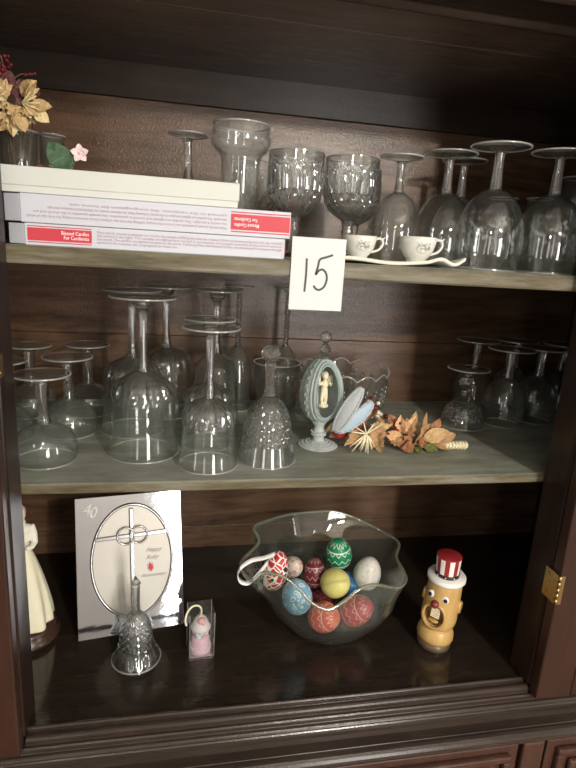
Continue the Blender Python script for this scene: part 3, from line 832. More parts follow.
# ---- bouquet standing in the tumbler
T = thing('dried_bouquet', 'bouquet of dried gold leaves, dark red flowers and berries in the tumbler', 'bouquet', (-.366, .205, ZU + .008))
O = Vector((-.366, .205, ZU + .008))
def rel(p): return tuple(Vector(p) - O)
mb = MB()
for i in range(7):
    a = i * .9
    mb.tube(smooth_curve([(.006 * math.cos(a), .006 * math.sin(a), 0), (.012 * math.cos(a + .6), .012 * math.sin(a + .6), .10), (.022 * math.cos(a + .4), .022 * math.sin(a + .4), .165)], 4), .0012, 6)
mb.build('stems', 'twig', T)
rnd = random.Random(11)
gold = [((-.372, .178, .452), (-.5, -.2, .5)), ((-.362, .172, .447), (.1, -.3, -.9)), ((-.352, .172, .445), (.9, -.2, -.35)), ((-.345, .176, .448), (.95, -.1, .1)),
        ((-.362, .172, .442), (-.3, -.3, -.9)), ((-.371, .172, .436), (.2, -.3, -.9)), ((-.356, .170, .436), (.35, -.2, -.9)), ((-.367, .176, .462), (-.8, 0, .35)),
        ((-.350, .178, .458), (.7, 0, .55)), ((-.384, .174, .455), (-.6, -.2, -.6)), ((-.390, .172, .446), (-.8, -.2, -.2)), ((-.378, .168, .428), (-.3, -.2, -.8)), ((-.340, .176, .443), (.9, -.2, -.55))]
for i in range(14):
    a = rnd.uniform(-.3, 2 * PI - .3)
    gold.append(((-.362 + .012 * math.cos(a), .180 + rnd.uniform(-.006, .006), .447 + .016 * math.sin(a)), (math.cos(a), rnd.uniform(-.5, .2), math.sin(a))))
for i, (p, d) in enumerate(gold):
    add_leaf(T, rel(p), d, rnd.uniform(.021, .028), rnd.uniform(.022, .028), 'maple' if i % 3 else 'oval', 'leaf_gold' if i % 4 else 'leaf_straw', facing=(rnd.uniform(-.8, .8), -.9, rnd.uniform(-.3, .7)))
for i in range(9):
    a = rnd.uniform(0, 2 * PI)
    p = Vector((-.352, .190, .466)); d = (math.cos(a), rnd.uniform(-.6, .1), math.sin(a))
    add_leaf(T, rel(p), d, .018, .024, 'oval', 'leaf_plum', 'petal', facing=(0, -1, .2), fold=.4)
for i in range(7):
    a = rnd.uniform(0, 2 * PI)
    add_leaf(T, rel((-.380, .19, .485)), (math.cos(a), -.2, math.sin(a)), .022, .026, 'oval', 'leaf_plum', 'petal', facing=(0, -1, .2), fold=.4)
for i in range(18):
    p = Vector((-.374 + rnd.gauss(0, .005), .188 + rnd.gauss(0, .004), .476 + .0025 * i * .7 + rnd.gauss(0, .003)))
    MB().ball((0, 0, 0), rnd.uniform(.0018, .0030), 8, 6).build('berry', 'berry_dark', T, loc=rel(p))
mb = MB(); mb.tube(smooth_curve([rel((-.368, .19, .478)), rel((-.356, .19, .487)), rel((-.346, .192, .488)), rel((-.340, .192, .490))], 4), .0006, 5)
mb.tube(smooth_curve([rel((-.372, .19, .470)), rel((-.377, .19, .50)), rel((-.384, .192, .515))], 4), .0007, 5); mb.build('sprig', 'twig', T)
for p in ((-.340, .192, .490), (-.346, .192, .4885), (-.351, .19, .4865), (-.384, .192, .515), (-.380, .191, .506)):
    MB().ball((0, 0, 0), .0020, 8, 6).build('berry', 'berry_dark', T, loc=rel(p))
for i in range(5):
    mb = MB(); a = (-.4, .1, .6, 1.0, -1)[i]
    mb.tube([rel((-.352, .172, .450)), rel((-.352 + .022 * math.cos(a), .168, .450 + .016 * math.sin(a)))], [.0014, .0008], 6); mb.build('straw', 'leaf_straw', T)
# ---- leaf and pale flower lying on the white box
T = thing('artificial_flower', 'green fabric leaf with a small pale pink flower on the white box', 'flower', (-.300, .110, .3662))
O = Vector((-.300, .110, .3662))
add_leaf(T, (.014, .006, .0010), (-.62, .02, .8), .042, .040, 'oval', 'leaf_green', facing=(.1, -.95, .3), fold=.18, curl=.12)
add_leaf(T, (-.018, .012, .0015), (-.5, .1, .35), .012, .012, 'oval', 'leaf_plum')
mb = MB(); mb.tube(smooth_curve([(-.022, .014, .0012), (0, .008, .0022), (.014, .006, .008), (.0235, .006, .022)], 4), .0009, 6); mb.build('stem', 'leaf_green', T)
for i in range(5):
    a = 2 * PI * i / 5 + .4
    add_leaf(T, (.0245, .0045, .0235), (math.cos(a), -.25, math.sin(a)), .0110, .0120, 'oval', 'petal_pink', 'petal', facing=(0, -1, .2), fold=.15, curl=.2)
MB().ball((.0245, .003, .0235), .0013, 8, 6).build('flower_centre', 'leaf_straw', T)

# ---- autumn leaf pick on the middle shelf
T = thing('autumn_leaf_pick', 'spray of artificial autumn leaves with red apples, straw tuft and berries', 'decoration', (.20, .18, ZM))
O = Vector((.20, .18, ZM))
rnd = random.Random(5)
mb = MB(); mb.tube(smooth_curve([rel((.10, .185, ZM + .006)), rel((.17, .185, ZM + .008)), rel((.24, .172, ZM + .006)), rel((.285, .166, ZM + .004))], 5), .0020, 6); mb.build('twig', 'twig', T)
L_ = [((.106, .19, .020), (-.9, -.1, -.25), .028, 'oval', 'leaf_gold'), ((.106, .19, .012), (-.9, -.2, -.5), .024, 'oval', 'leaf_rust'),
      ((.128, .166, .016), (-.75, -.3, -.55), .034, 'maple', 'leaf_tan'), ((.150, .166, .024), (.45, -.3, -.75), .038, 'maple', 'leaf_tan'), ((.156, .164, .012), (.1, -.4, -.8), .034, 'maple', 'leaf_tan'),
      ((.150, .168, .020), (.75, -.2, .25), .034, 'maple', 'leaf_gold'), ((.150, .21, .022), (.2, .3, .8), .034, 'oval', 'leaf_plum'), ((.162, .215, .024), (.4, .3, .85), .030, 'oval', 'leaf_rust'),
      ((.212, .178, .006), (.2, -.25, .85), .040, 'maple', 'petal_peach'), ((.205, .18, .008), (-.2, -.2, .85), .032, 'oval', 'petal_peach'),
      ((.232, .172, .000), (.15, -.2, .9), .052, 'maple', 'leaf_tan'), ((.240, .170, .002), (.8, -.3, .4), .044, 'oval', 'leaf_gold'), ((.236, .172, -.002), (.95, -.3, -.05), .040, 'maple', 'leaf_rust'),
      ((.222, .165, -.002), (-.85, -.4, .05), .036, 'maple', 'leaf_rust'), ((.215, .165, .000), (-.5, -.5, -.1), .030, 'oval', 'leaf_rust'), ((.250, .165, .000), (.75, -.35, -.12), .036, 'oval', 'leaf_tan'),
      ((.240, .162, -.008), (.6, -.7, 0), .026, 'oval', 'leaf_moss'), ((.228, .162, -.008), (-.2, -.8, 0), .022, 'oval', 'leaf_moss'), ((.182, .19, .012), (-.5, .1, .7), .026, 'oval', 'leaf_rust'),
      ((.186, .17, .004), (.3, -.5, -.2), .026, 'maple', 'leaf_tan')]
L_ += [((.140, .185, .020), (-.1, -.1, .9), .030, 'maple', 'leaf_rust'), ((.176, .175, .010), (.7, -.3, -.1), .032, 'oval', 'petal_peach'),
       ((.200, .185, .014), (-.5, 0, .8), .030, 'oval', 'leaf_rust'), ((.222, .180, .012), (.1, -.1, .95), .036, 'maple', 'leaf_gold'), ((.255, .172, .010), (.35, -.1, .9), .030, 'oval', 'leaf_rust'),
       ((.262, .166, .002), (.8, -.2, .3), .034, 'oval', 'leaf_tan'), ((.112, .180, .010), (-.3, -.3, .7), .024, 'oval', 'leaf_gold'), ((.200, .162, -.004), (.2, -.6, -.1), .024, 'oval', 'leaf_rust')]
for p, d, L, kd, mt in L_:
    add_leaf(T, rel(p), d, L, L * (.9 if kd == 'maple' else .8), kd, mt, facing=(rnd.uniform(-.9, .8), -.8, rnd.uniform(0, 1.0)), fold=rnd.uniform(.2, .6), curl=rnd.uniform(.1, .6))
for x, y, z, r in ((.101, .182, .0115, .0125), (.135, .198, .017, .0115)):
    a = MB().ball((0, 0, 0), (r, r, r * .92), 16, 10).build('apple', 'berry_red', T, loc=rel((x, y, z)))
    MB().tube([(0, 0, r * .8), (.001, 0, r * 1.25)], .0009, 6).build('apple_stem', 'twig', a)
for i in range(26):                                   # white and red popcorn blossom spike
    t = i / 26
    c = Vector((.162 + .040 * t, .225 - .012 * t, .046 - .032 * t))
    MB().ball((0, 0, 0), rnd.uniform(.0034, .0052), 7, 5).build('blossom', 'petal_cream' if i % 3 else 'berry_dark', T, loc=rel(c + Vector((rnd.gauss(0, .004), rnd.gauss(0, .004), rnd.gauss(0, .005)))))
for i in range(16):
    c = Vector((.194 + rnd.gauss(0, .007), .178 + rnd.gauss(0, .005), .012 + rnd.gauss(0, .007)))
    MB().ball((0, 0, 0), rnd.uniform(.0018, .0032), 7, 5).build('berry', 'berry_dark' if i % 4 else 'berry_red', T, loc=rel(c))
for i in range(18):                                   # straw tuft, tied in the middle
    a = -.5 * PI + rnd.uniform(-1.0, .75); L = rnd.uniform(.022, .036)
    c = Vector((.137, .157, .016)); e = c + Vector((math.cos(a) * L, rnd.uniform(-.012, .004), math.sin(a) * L))
    e.z = max(e.z, ZM + .0012)
    MB().tube([rel(c), rel((c + e) / 2 + Vector((0, -.003, .002))), rel(e)], [.0013, .0013, .0008], 5).build('straw', 'raffia', T)
for i in range(5):
    a = (1.9, 1.0, .6, 2.6, 3.0)[i]; c = Vector((.137, .157, .016)); L = (.026, .022, .03, .026, .03)[i]
    MB().tube([rel(c), rel(c + Vector((math.cos(a) * L, 0, math.sin(a) * L)))], [.0013, .0008], 5).build('straw', 'raffia', T)
coil = [(.274 + .042 * t, .163 + .0060 * math.sin(t * 46), ZM + .0085 + .0060 * math.cos(t * 46) - .0012 * t) for t in [i / 90 for i in range(91)]]
MB().tube([rel(p) for p in coil], .0019, 6).build('raffia_coil', 'raffia', T)
mb = MB(); mb.tube([rel((.270, .163, ZM + .0085)), rel((.317, .163, ZM + .0075))], .0055, 10); mb.build('raffia_core', 'raffia', T)

# ------------------------------------------------------------------ scalloped glass bowl at the back of the middle shelf
T = thing('scalloped_bowl', 'clear pressed glass bowl with a scalloped rim behind the egg ornament', 'bowl', (.147, .337, ZM))
bo = smooth_curve([(.084, 0), (.082, .020), (.078, .040), (.066, .064), (.046, .084), (.036, .092), (.036, .100)], 5)
bi = double_wall(bo, .003)
def scal(a, r, z):
    k = max(0, (z - .055) / .045)
    return r * (1 + .02 * abs(math.cos(a * 7)) * k), z - .010 * k * k * (1 - abs(math.cos(a * 7)))
prof = [(0, .100 - bi[-1][1] + .004)] + [(r, .100 - s) for r, s in bi[::-1]] + [(r, .100 - s) for r, s in bo] + [(0, 0)]
MB().lathe(prof, 112, 0, scal).build('bowl_body', 'glass_wavy', T)
MB().tube([((.0835 * (1 + .02 * abs(math.cos(a * 7)))) * math.cos(a), (.0835 * (1 + .02 * abs(math.cos(a * 7)))) * math.sin(a), .100 - .010 * (1 - abs(math.cos(a * 7)))) for a in [2 * PI * i / 112 for i in range(112)]], .0014, 6, 0, True).build('rim', 'glass_rim', T)
m = MB()
for k in range(24):                                   # pressed teardrop flutes round the side
    a = 2 * PI * k / 24
    for t in range(6):
        z = .026 + .009 * t; r = .0735 + .0075 * (t / 5) ** .6 if t else .0700
        m.ball((r * math.cos(a), r * math.sin(a), z), (.0042, .0042, .006), 8, 5)
m.build('pressed_flutes', 'glass_cut', T)

# ------------------------------------------------------------------ jewelled egg with open doors
plain('lace_mint', (.27, .36, .33), .7, bump=.6, bscale=700, var=.25)
plain('lace_white', (.46, .50, .51), .8, bump=.8, bscale=900, var=.2)
plain('shell_blue', (.36, .47, .56), .5)
plain('shell_pale', (.42, .47, .45), .5, var=.1)
plain('cherub_cream', (.80, .73, .52), .5)
plain('silver', (.80, .80, .80), .25, 1.0)
T = thing('egg_ornament', 'decorated egg on a lacy foot with open doors, a cherub inside and crystal finial', 'ornament', (.067, .188, ZM))
ec = Vector((0, 0, .094)); ea, eb = .0345, .0525
def egg_pt(d):
    """point of the shell in direction d from its centre"""
    d = d.normalized(); k = 1 + .10 * -d.z
    return ec + Vector((d.x * ea * k, d.y * ea * k, d.z * eb))
fwd = Vector((.06, -.99, .05)).normalized(); side = fwd.cross(Vector((0, 0, 1))).normalized(); upv = side.cross(fwd)
v = []; f = []; NA, NB = 48, 32
idx = {}
def inside(d):
    u = d.dot(side) / .60; w = d.dot(upv) / .86
    return d.dot(fwd) > 0 and u * u + w * w < 1
dirs = [[Vector((math.cos(2 * PI * i / NA) * math.sin(PI * j / NB), math.sin(2 * PI * i / NA) * math.sin(PI * j / NB), math.cos(PI * j / NB))) for i in range(NA)] for j in range(NB + 1)]
mb = MB(); vv = []
for j in range(NB + 1):
    for i in range(NA): vv.append(tuple(egg_pt(dirs[j][i])))
for j in range(NB):
    for i in range(NA):
        q = ((j, i), (j, (i + 1) % NA), (j + 1, (i + 1) % NA), (j + 1, i))
        if sum(inside(dirs[a][b]) for a, b in q) >= 3: continue
        f.append(tuple(a * NA + b for a, b in q))
mb.add(vv, f)
o = mb.build('shell', 'shell_pale', T)
sd = o.modifiers.new('thickness', 'SOLIDIFY'); sd.thickness = .0014; sd.offset = -1
def ellipse_on(su, sw, n=60):
    out = []
    for i in range(n):
        a = 2 * PI * i / n; u = su * math.cos(a); w = sw * math.sin(a)
        d = side * u + upv * w + fwd * math.sqrt(max(.02, 1 - u * u - w * w)); out.append(tuple(egg_pt(d) * 1.0))
    return out
MB().tube(ellipse_on(.60, .86), .0026, 8, 0, True).build('braid', 'lace_mint', T)
MB().tube(ellipse_on(.72, .93), .0020, 8, 0, True).build('braid', 'lace_white', T)
m = MB()
for su, sw, n in ((.50, .79, 70), (.66, .90, 80)):
    for i, p in enumerate(ellipse_on(su, sw, n)):
        m.ball(p, .0012, 6, 4)
m.build('pearl_edging', 'lace_white', T)
m = MB()                                             # lace bands running round the back of the shell
for k in range(5):
    a0 = math.radians(150 + 30 * k)
    for i in range(44):
        th_ = PI * (.06 + .88 * i / 43)
        d = Vector((math.cos(a0 + .09 * math.sin(i * 1.6)) * math.sin(th_), math.sin(a0 + .09 * math.sin(i * 1.6)) * math.sin(th_), math.cos(th_)))
        if not inside(d): m.ball(tuple(egg_pt(d)), .0019, 6, 4)
m.build('lace_bands', 'lace_mint', T)
# foot and stem
m = MB().lathe([(0, 0), (.0300, 0), (.0315, .0015), (.0290, .0040), (.0200, .0065), (.0105, .0100), (.0085, .014), (.0100, .018), (.0115, .023), (.0090, .028), (.0080, .034), (.0120, .040), (.0160, .046), (.0, .047)], 36)
m.build('foot', 'shell_pale', T)
m = MB()
for r, z, n, s in ((.0305, .002, 40, .0020), (.0255, .0045, 34, .0019), (.0195, .0070, 28, .0018), (.0145, .0090, 20, .0017), (.0112, .020, 16, .0018), (.0118, .025, 16, .0018)):
    for i in range(n):
        a = 2 * PI * i / n; m.ball((r * math.cos(a), r * math.sin(a), z), (s, s, s * .8), 6, 4)
m.build('foot_lace', 'lace_white', T)
# finial
m = MB().lathe([(0, .1440), (.0105, .1450), (.0070, .1500), (.0050, .1530), (.0085, .1570), (.0090, .1610), (.0055, .1660), (.0040, .1690), (0, .170)], 14, smooth=False)
m.ball((0, 0, .1790), .0095, 16, 10); m.build('finial', 'glass_cut', T)
# cherub: one blended figure with wings
m = MB()
b0 = ec + Vector((.002, -.006, -.026))
def C_(x, y, z): return tuple(b0 + side * x + fwd * y + Vector((0, 0, z)))
m.ball(C_(0, 0, .002), (.009, .009, .004)); m.tube([C_(-.003, .001, .004), C_(-.003, .002, .014), C_(-.002, .001, .024)], [.0024, .0030, .0040], 10)
m.tube([C_(.003, .002, .004), C_(.0045, .004, .013), C_(.002, .001, .024)], [.0024, .0030, .0040], 10)
m.ball(C_(0, 0, .027), (.0060, .0055, .0060)); m.ball(C_(0, .000, .036), (.0058, .0052, .0075)); m.tube([C_(0, 0, .040), C_(0, .001, .046)], .0026, 8)
m.ball(C_(.0, .001, .0505), (.0052, .0052, .0058)); m.ball(C_(0, -.001, .0525), (.0056, .0054, .0052))
m.tube([C_(-.005, 0, .040), C_(-.0095, .003, .035), C_(-.006, .008, .040)], [.0024, .0021, .0018], 8); m.tube([C_(.005, 0, .040), C_(.010, .003, .036), C_(.012, .007, .042)], [.0024, .0021, .0018], 8)
for sg in (-1, 1):
    m.ball(C_(sg * .010, -.005, .044), (.0055, .0022, .0075)); m.ball(C_(sg * .013, -.005, .039), (.0035, .0020, .0060))
o = m.build('cherub', 'cherub_cream', T)
rmod = o.modifiers.new('blend', 'REMESH'); rmod.mode = 'VOXEL'; rmod.voxel_size = .0010
smod = o.modifiers.new('soft', 'SMOOTH'); smod.iterations = 3
# two open shell doors
def egg_door(tilt, yaw, length, width, mat, off):
    n = 22; vtx = []; fc = []
    ROWS = 7
    for j in range(ROWS):
        s = -1 + 2 * j / (ROWS - 1)
        for i in range(n + 1):
            t = i / n; w = width * math.sin(PI * min(max(t, .02), .98)) ** .4
            vtx.append((s * w / 2, -.010 * (math.sin(PI * t) + .4 * (1 - s * s)) * .6, t * length))
    for j in range(ROWS - 1):
        for i in range(n):
            a = j * (n + 1) + i; fc.append((a, a + 1, a + n + 2, a + n + 1))
    M = Matrix.Translation(off) @ Matrix.Rotation(yaw, 4, 'Z') @ Matrix.Rotation(tilt, 4, 'Y')
    mb = MB().add(vtx, fc, 0, True)
    d = mb.build('door', mat, T); d.matrix_local = M
    sd = d.modifiers.new('thickness', 'SOLIDIFY'); sd.thickness = .0016; sd.offset = 0
    edge = [vtx[i] for i in range(n + 1)] + [vtx[(ROWS - 1) * (n + 1) + i] for i in range(n, -1, -1)]
    MB().tube(edge, .0023, 7, 0, True).build('door_trim', 'lace_white', d)
    m = MB()
    for i, p in enumerate(edge[::2]):
        m.ball((p[0], p[1] - .002, p[2]), .0017, 6, 4)
    m.build('trim_lace', 'lace_white', d)
egg_door(math.radians(26), math.radians(-30), .082, .020, 'lace_white', (.017, -.032, .036))
egg_door(math.radians(50), math.radians(6), .070, .021, 'shell_blue', (.022, -.034, .036))

# ------------------------------------------------------------------ lower compartment: figurine of a woman
plain('bisque_cream', (.78, .74, .55), .5, var=.05, bscale=30)
plain('bisque_pale', (.80, .78, .66), .5)
plain('bisque_skin', (.74, .58, .44), .5)
plain('bisque_hair', (.55, .43, .30), .55)
wood('plinth_wood', (.030, .015, .010), (.06, .03, .02), .25, 'X')
T = thing('figurine', 'cream porcelain figurine of a woman in a long dress on a round dark plinth', 'figurine', (-.398, .212, ZB), (0, 0, math.radians(25)))
MB().lathe([(0, 0), (.052, 0), (.053, .004), (.050, .010), (.046, .013), (.047, .018), (.044, .023), (0, .023)], 48).build('plinth', 'plinth_wood', T)
def skirt(a, r, z):
    k = max(0, (.15 - z) / .13)
    return r * (1 + .10 * k * math.sin(a * 9 + math.sin(a * 2) * 1.2) + .05 * k * math.sin(a * 4 + 1)), z
MB().lathe([(0, .0235)] + smooth_curve([(.0400, .0235), (.0385, .045), (.0330, .080), (.0255, .115), (.0185, .140), (.0135, .153), (.0125, .160)], 5) + [(0, .161)], 72, 0, skirt).build('skirt', 'bisque_cream', T)
m = MB()
m.ball((0, 0, .162), (.0130, .0105, .010)); m.ball((0, -.001, .178), (.0150, .0115, .016)); m.ball((0, -.002, .190), (.0175, .0110, .010)); m.tube([(0, 0, .192), (0, -.0015, .206)], [.0060, .0046], 10)
for sg in (-1, 1):
    m.tube([(sg * .0150, 0, .194), (sg * .0180, -.003, .180), (sg * .0180, -.008, .166), (sg * .012, -.016, .163), (sg * .003, -.0195, .1635)], [.0058, .0060, .0054, .0044, .0036], 10)
o = m.build('bodice', 'bisque_pale', T)
r_ = o.modifiers.new('blend', 'REMESH'); r_.mode = 'VOXEL'; r_.voxel_size = .0016
o.modifiers.new('soft', 'SMOOTH').iterations = 4
m = MB(); m.ball((0, -.003, .2165), (.0086, .0098, .0112)); m.ball((0, -.0128, .2150), (.0014, .0018, .0020)); m.ball((0, -.0105, .2100), (.0030, .0016, .0009)); m.ball((0, -.009, .2075), (.0045, .0035, .0030))
m.tube([(0, -.0015, .200), (0, -.002, .210)], [.0048, .0046], 10)
o = m.build('head', 'bisque_skin', T)
r_ = o.modifiers.new('blend', 'REMESH'); r_.mode = 'VOXEL'; r_.voxel_size = .0011
o.modifiers.new('soft', 'SMOOTH').iterations = 2
m = MB(); m.ball((0, .0010, .2200), (.0098, .0098, .0105)); m.ball((0, .0110, .2195), (.0062, .0055, .0062)); m.ball((0, .004, .228), (.006, .006, .004)); m.build('hair', 'bisque_hair', T)
MB().lathe([(.0070, .1995), (.0085, .2015), (.0075, .2045), (.0052, .2050)], 24).build('collar', 'bisque_pale', T)
m = MB()
for sg in (-1, 1):
    m.ball((sg * .0032, -.0118, .2185), (.0011, .0006, .0007), 8, 6)
m.build('eyes', 'bisque_hair', T)

# ------------------------------------------------------------------ anniversary plaque
def mirror_mat():
    m, t, o = nt('plaque_mirror')
    b = pbsdf(t, (.66, .68, .72), .06, 1.0)
    tc = N(t, 'ShaderNodeTexCoord'); nz = N(t, 'ShaderNodeTexNoise'); nz.inputs['Scale'].default_value = 26; nz.inputs['Detail'].default_value = 3
    t.links.new(tc.outputs['Object'], nz.inputs['Vector'])
    bp = N(t, 'ShaderNodeBump'); bp.inputs['Strength'].default_value = .10; bp.inputs['Distance'].default_value = .003
    t.links.new(nz.outputs['Fac'], bp.inputs['Height']); t.links.new(bp.outputs['Normal'], b.inputs['Normal'])
    t.links.new(b.outputs[0], o.inputs[0])
mirror_mat()
plain('plaque_satin', (.40, .38, .34), .45, .6)
plain('plaque_silver', (.40, .40, .40), .20, 1.0)
plain('plaque_print', (.10, .10, .10), .5)
plain('gem_red', (.55, .01, .02), .12, coat=.8)
BLx, BLy = -.3126, .1803
T = thing('anniversary_plaque', 'silver plaque with an oval, a cross and joined rings leaning behind the small bell', 'plaque', (BLx, BLy, ZB + .0004), (math.radians(-16), 0, math.radians(8.56)))
PW, PH = .172, .232
MB().box(0, PW, 0, .005, 0, PH).build('plate', 'plaque_mirror', T, bevel=.0006)
pc = (.0890, .121); pa, pb = .0655, .094
n = 64
MB().prism([(pc[0] + pa * math.cos(2 * PI * i / n), pc[1] + pb * math.sin(2 * PI * i / n)) for i in range(n)], -.0010, .0005).build('oval_field', 'plaque_satin', T)
MB().tube([(pc[0] + pa * math.cos(2 * PI * i / n), -.0010, pc[1] + pb * math.sin(2 * PI * i / n)) for i in range(n)], .0026, 8, 0, True).build('oval_ring', 'plaque_silver', T)
MB().box(.0850, .0925, -.0045, -.0008, pc[1] - pb + .004, .2095).build('cross_post', 'plaque_silver', T, bevel=.0015)
cb = MB().box(-.0585, .0585, -.0042, -.0009, -.0035, .0035).build('cross_arm', 'plaque_silver', T, loc=(.0885, 0, .1630), rot=(0, math.radians(-1.5), 0), bevel=.0012)
for dx in (-.0095, .0115):
    MB().tube([(.0885 + dx + .0138 * math.cos(2 * PI * i / 40), -.0058, .1635 + .0138 * math.sin(2 * PI * i / 40)) for i in range(40)], .0016, 8, 0, True).build('ring', 'plaque_silver', T)
g = [(0, .0068), (.0034, .003), (.0034, -.003), (0, -.0068), (-.0034, -.003), (-.0034, .003)]
MB().prism([(.1180 + x, .1070 + z) for x, z in g], -.0030, -.0008).build('red_gem', 'gem_red', T)
MB().tube([(.1180 + x * 1.25, -.0016, .1070 + z * 1.25) for x, z in g], .0007, 6, 0, True).build('gem_setting', 'plaque_silver', T)
def plaque_text(lines, mat, name, y=-.0013, ex=.0):
    mb = MB()
    for txt, x, z, size, sh in lines:
        text_mb(txt, size, Matrix.Translation((x, y, z)) @ Matrix.Rotation(PI / 2, 4, 'X'), mb, 0, ex, sh)
    return mb.build(name, mat, T, recalc=False)
plaque_text([('4', .011, .2045, .0255, .25), ('0', .0205, .1985, .0255, .25)], 'plaque_satin', 'number_forty', -.0012, .0008)
plaque_text([('Happy', .1105, .1320, .0100, .5), ('Ruby', .1105, .1195, .0100, .5), ('Anniversary', .1020, .0900, .0082, .5)], 'plaque_print', 'lettering')

# ------------------------------------------------------------------ clear gift box with a pink ornament
plain('candy_pink', (.58, .38, .45), .45); plain('candy_rose', (.62, .34, .36), .45); plain('candy_white', (.60, .54, .54), .5); plain('candy_mint', (.45, .68, .58), .5)
plain('ribbon_cream', (.72, .72, .48), .6); plain('ribbon_white', (.85, .84, .84), .5)
T = thing('gift_box', 'small clear plastic box holding a pink and white tiered ornament', 'box', (-.117, .138, ZB), (0, 0, math.radians(6)))
m = MB().box(-.0195, .0195, -.0175, .0175, .0004, .0810); m.build('clear_case', 'acetate', T)
m = MB()
for sx in (-1, 1):
    for sy in (-1, 1):
        m.tube([(sx * .0195, sy * .0175, .0004), (sx * .0195, sy * .0175, .0810)], .0004, 4)
m.build('case_edges', 'glass_rim', T)
MB().box(-.0185, .0185, -.0165, .0165, .001, .0022).build('base_card', 'silver', T)
MB().lathe([(0, .0026), (.0160, .0026), (.0170, .006), (.0165, .012), (.0150, .013), (.0150, .018), (.0145, .026), (.0120, .031), (0, .033)], 32).build('lower_tier', 'candy_pink', T)
m = MB()
for i in range(24):
    a = 2 * PI * i / 24; m.ball((.0162 * math.cos(a), .0162 * math.sin(a), .0128), .0016, 6, 4)
m.build('tier_piping', 'candy_white', T)
m = MB()
for k in range(12):
    a = k * 2.1; m.ball((.009 * math.cos(a), .009 * math.sin(a), .0335 + .0012 * (k % 4)), (.0042, .0042, .0028), 8, 6)
m.build('bow', 'candy_mint', T)
m = MB()
for k in range(9):
    a = k * 1.4 + .5; m.ball((.010 * math.cos(a), .010 * math.sin(a), .040), (.0044, .0044, .0034), 8, 6)
m.build('frill', 'candy_white', T)
MB().lathe([(0, .042), (.0150, .043), (.0160, .047), (.0135, .051), (.0110, .058), (.0070, .064), (.0025, .067), (0, .068)], 28).build('upper_tier', 'candy_white', T)
m = MB().ball((0, -.006, .060), (.0072, .006, .0065), 12, 8); m.ball((.003, -.011, .058), (.003, .002, .003)); m.build('pink_rose', 'candy_rose', T)
rb = smooth_curve([(0, 0, .067), (.000, -.003, .080), (-.006, -.006, .0895), (-.016, -.010, .0915), (-.024, -.016, .086), (-.027, -.020, .076), (-.0255, -.0215, .068)], 5)
MB().tube(rb, .0016, 6).build('hanging_ribbon', 'ribbon_cream', T)

# ------------------------------------------------------------------ ruffled bowl of painted eggs
BX, BY = .101, .170
T = thing('ruffled_bowl', 'large clear glass bowl with a ruffled rim full of painted eggs', 'bowl', (BX, BY, ZB))
rimw = [(-.028, .220, .172), (-.023, .190, .162), (-.054, .150, .155), (-.058, .125, .153), (-.045, .100, .150), (-.029, .095, .165), (-.001, .080, .167), (.024, .065, .152),
        (.041, .055, .136), (.065, .050, .127), (.089, .055, .134), (.118, .068, .145), (.149, .080, .143), (.196, .098, .122), (.222, .125, .117), (.227, .150, .119), (.230, .190, .120),
        (.249, .230, .125), (.232, .270, .126), (.192, .300, .137), (.151, .310, .149), (.117, .310, .152), (.052, .300, .153), (-.001, .260, .162)]
rp_ = [(x - BX, y - BY, z) for x, y, z in rimw]
cl = rp_[-3:] + rp_ + rp_[:3]
sm = smooth_curve(cl, 6)
full = sm[3 * 6:(3 + len(rp_)) * 6]
NS = len(full); rowsn = 25; vtx = []
def bowl_row(t, inset=0.):
    """t 0 = foot centre ring, 1 = rim"""
    out = []
    for i, (x, y, z) in enumerate(full):
        a = math.atan2(y, x); R_ = math.hypot(x, y)
        # body profile: deep cup, flaring to the ruffle
        tb = ((0, .030, 0.), (.08, .040, .003), (.20, .060, .014), (.34, .080, .032), (.50, .100, .056), (.64, .114, .080))
        if t <= .64:
            for (t0, r0, z0), (t1, r1, z1) in zip(tb, tb[1:]):
                if t0 <= t <= t1 + 1e-6:
                    q = (t - t0) / (t1 - t0); rr = r0 + (r1 - r0) * q; zz = z0 + (z1 - z0) * q; break
        else:
            q = (t - .64) / .36; q2 = q * q * (3 - 2 * q)
            rr = .114 + (R_ - .114) * (.45 * q + .55 * q2); zz = .080 + (z - .080) * q
        out.append(((rr - inset) * math.cos(a), (rr - inset) * math.sin(a), zz + inset * (1 - t)))
    return out
grid = [bowl_row(j / rowsn) for j in range(rowsn + 1)]
gin = [bowl_row(j / rowsn, .0035) for j in range(rowsn + 1)]
vtx = [p for r in grid for p in r]; NB_ = len(vtx); vtx += [p for r in gin for p in r]
fc = []
for j in range(rowsn):
    for i in range(NS):
        k = (i + 1) % NS; a = j * NS
        fc.append((a + i, a + k, a + NS + k, a + NS + i)); fc.append((NB_ + a + i, NB_ + a + NS + i, NB_ + a + NS + k, NB_ + a + k))
fc.append(tuple(range(NS))); fc.append(tuple(NB_ + i for i in range(NS - 1, -1, -1)))
MB().add(vtx, fc).build('bowl_body', 'glass_bowl', T)
MB().tube([((a[0] + b[0]) / 2, (a[1] + b[1]) / 2, a[2]) for a, b in zip(grid[-1], gin[-1])], .0027, 8, 0, True).build('ruffled_rim', 'glass_rim_green', T)
MB().lathe([(.024, .0003), (.030, .0003), (.0325, .0025), (.028, .0035)], 48).build('foot_ring', 'glass_bowl', T)

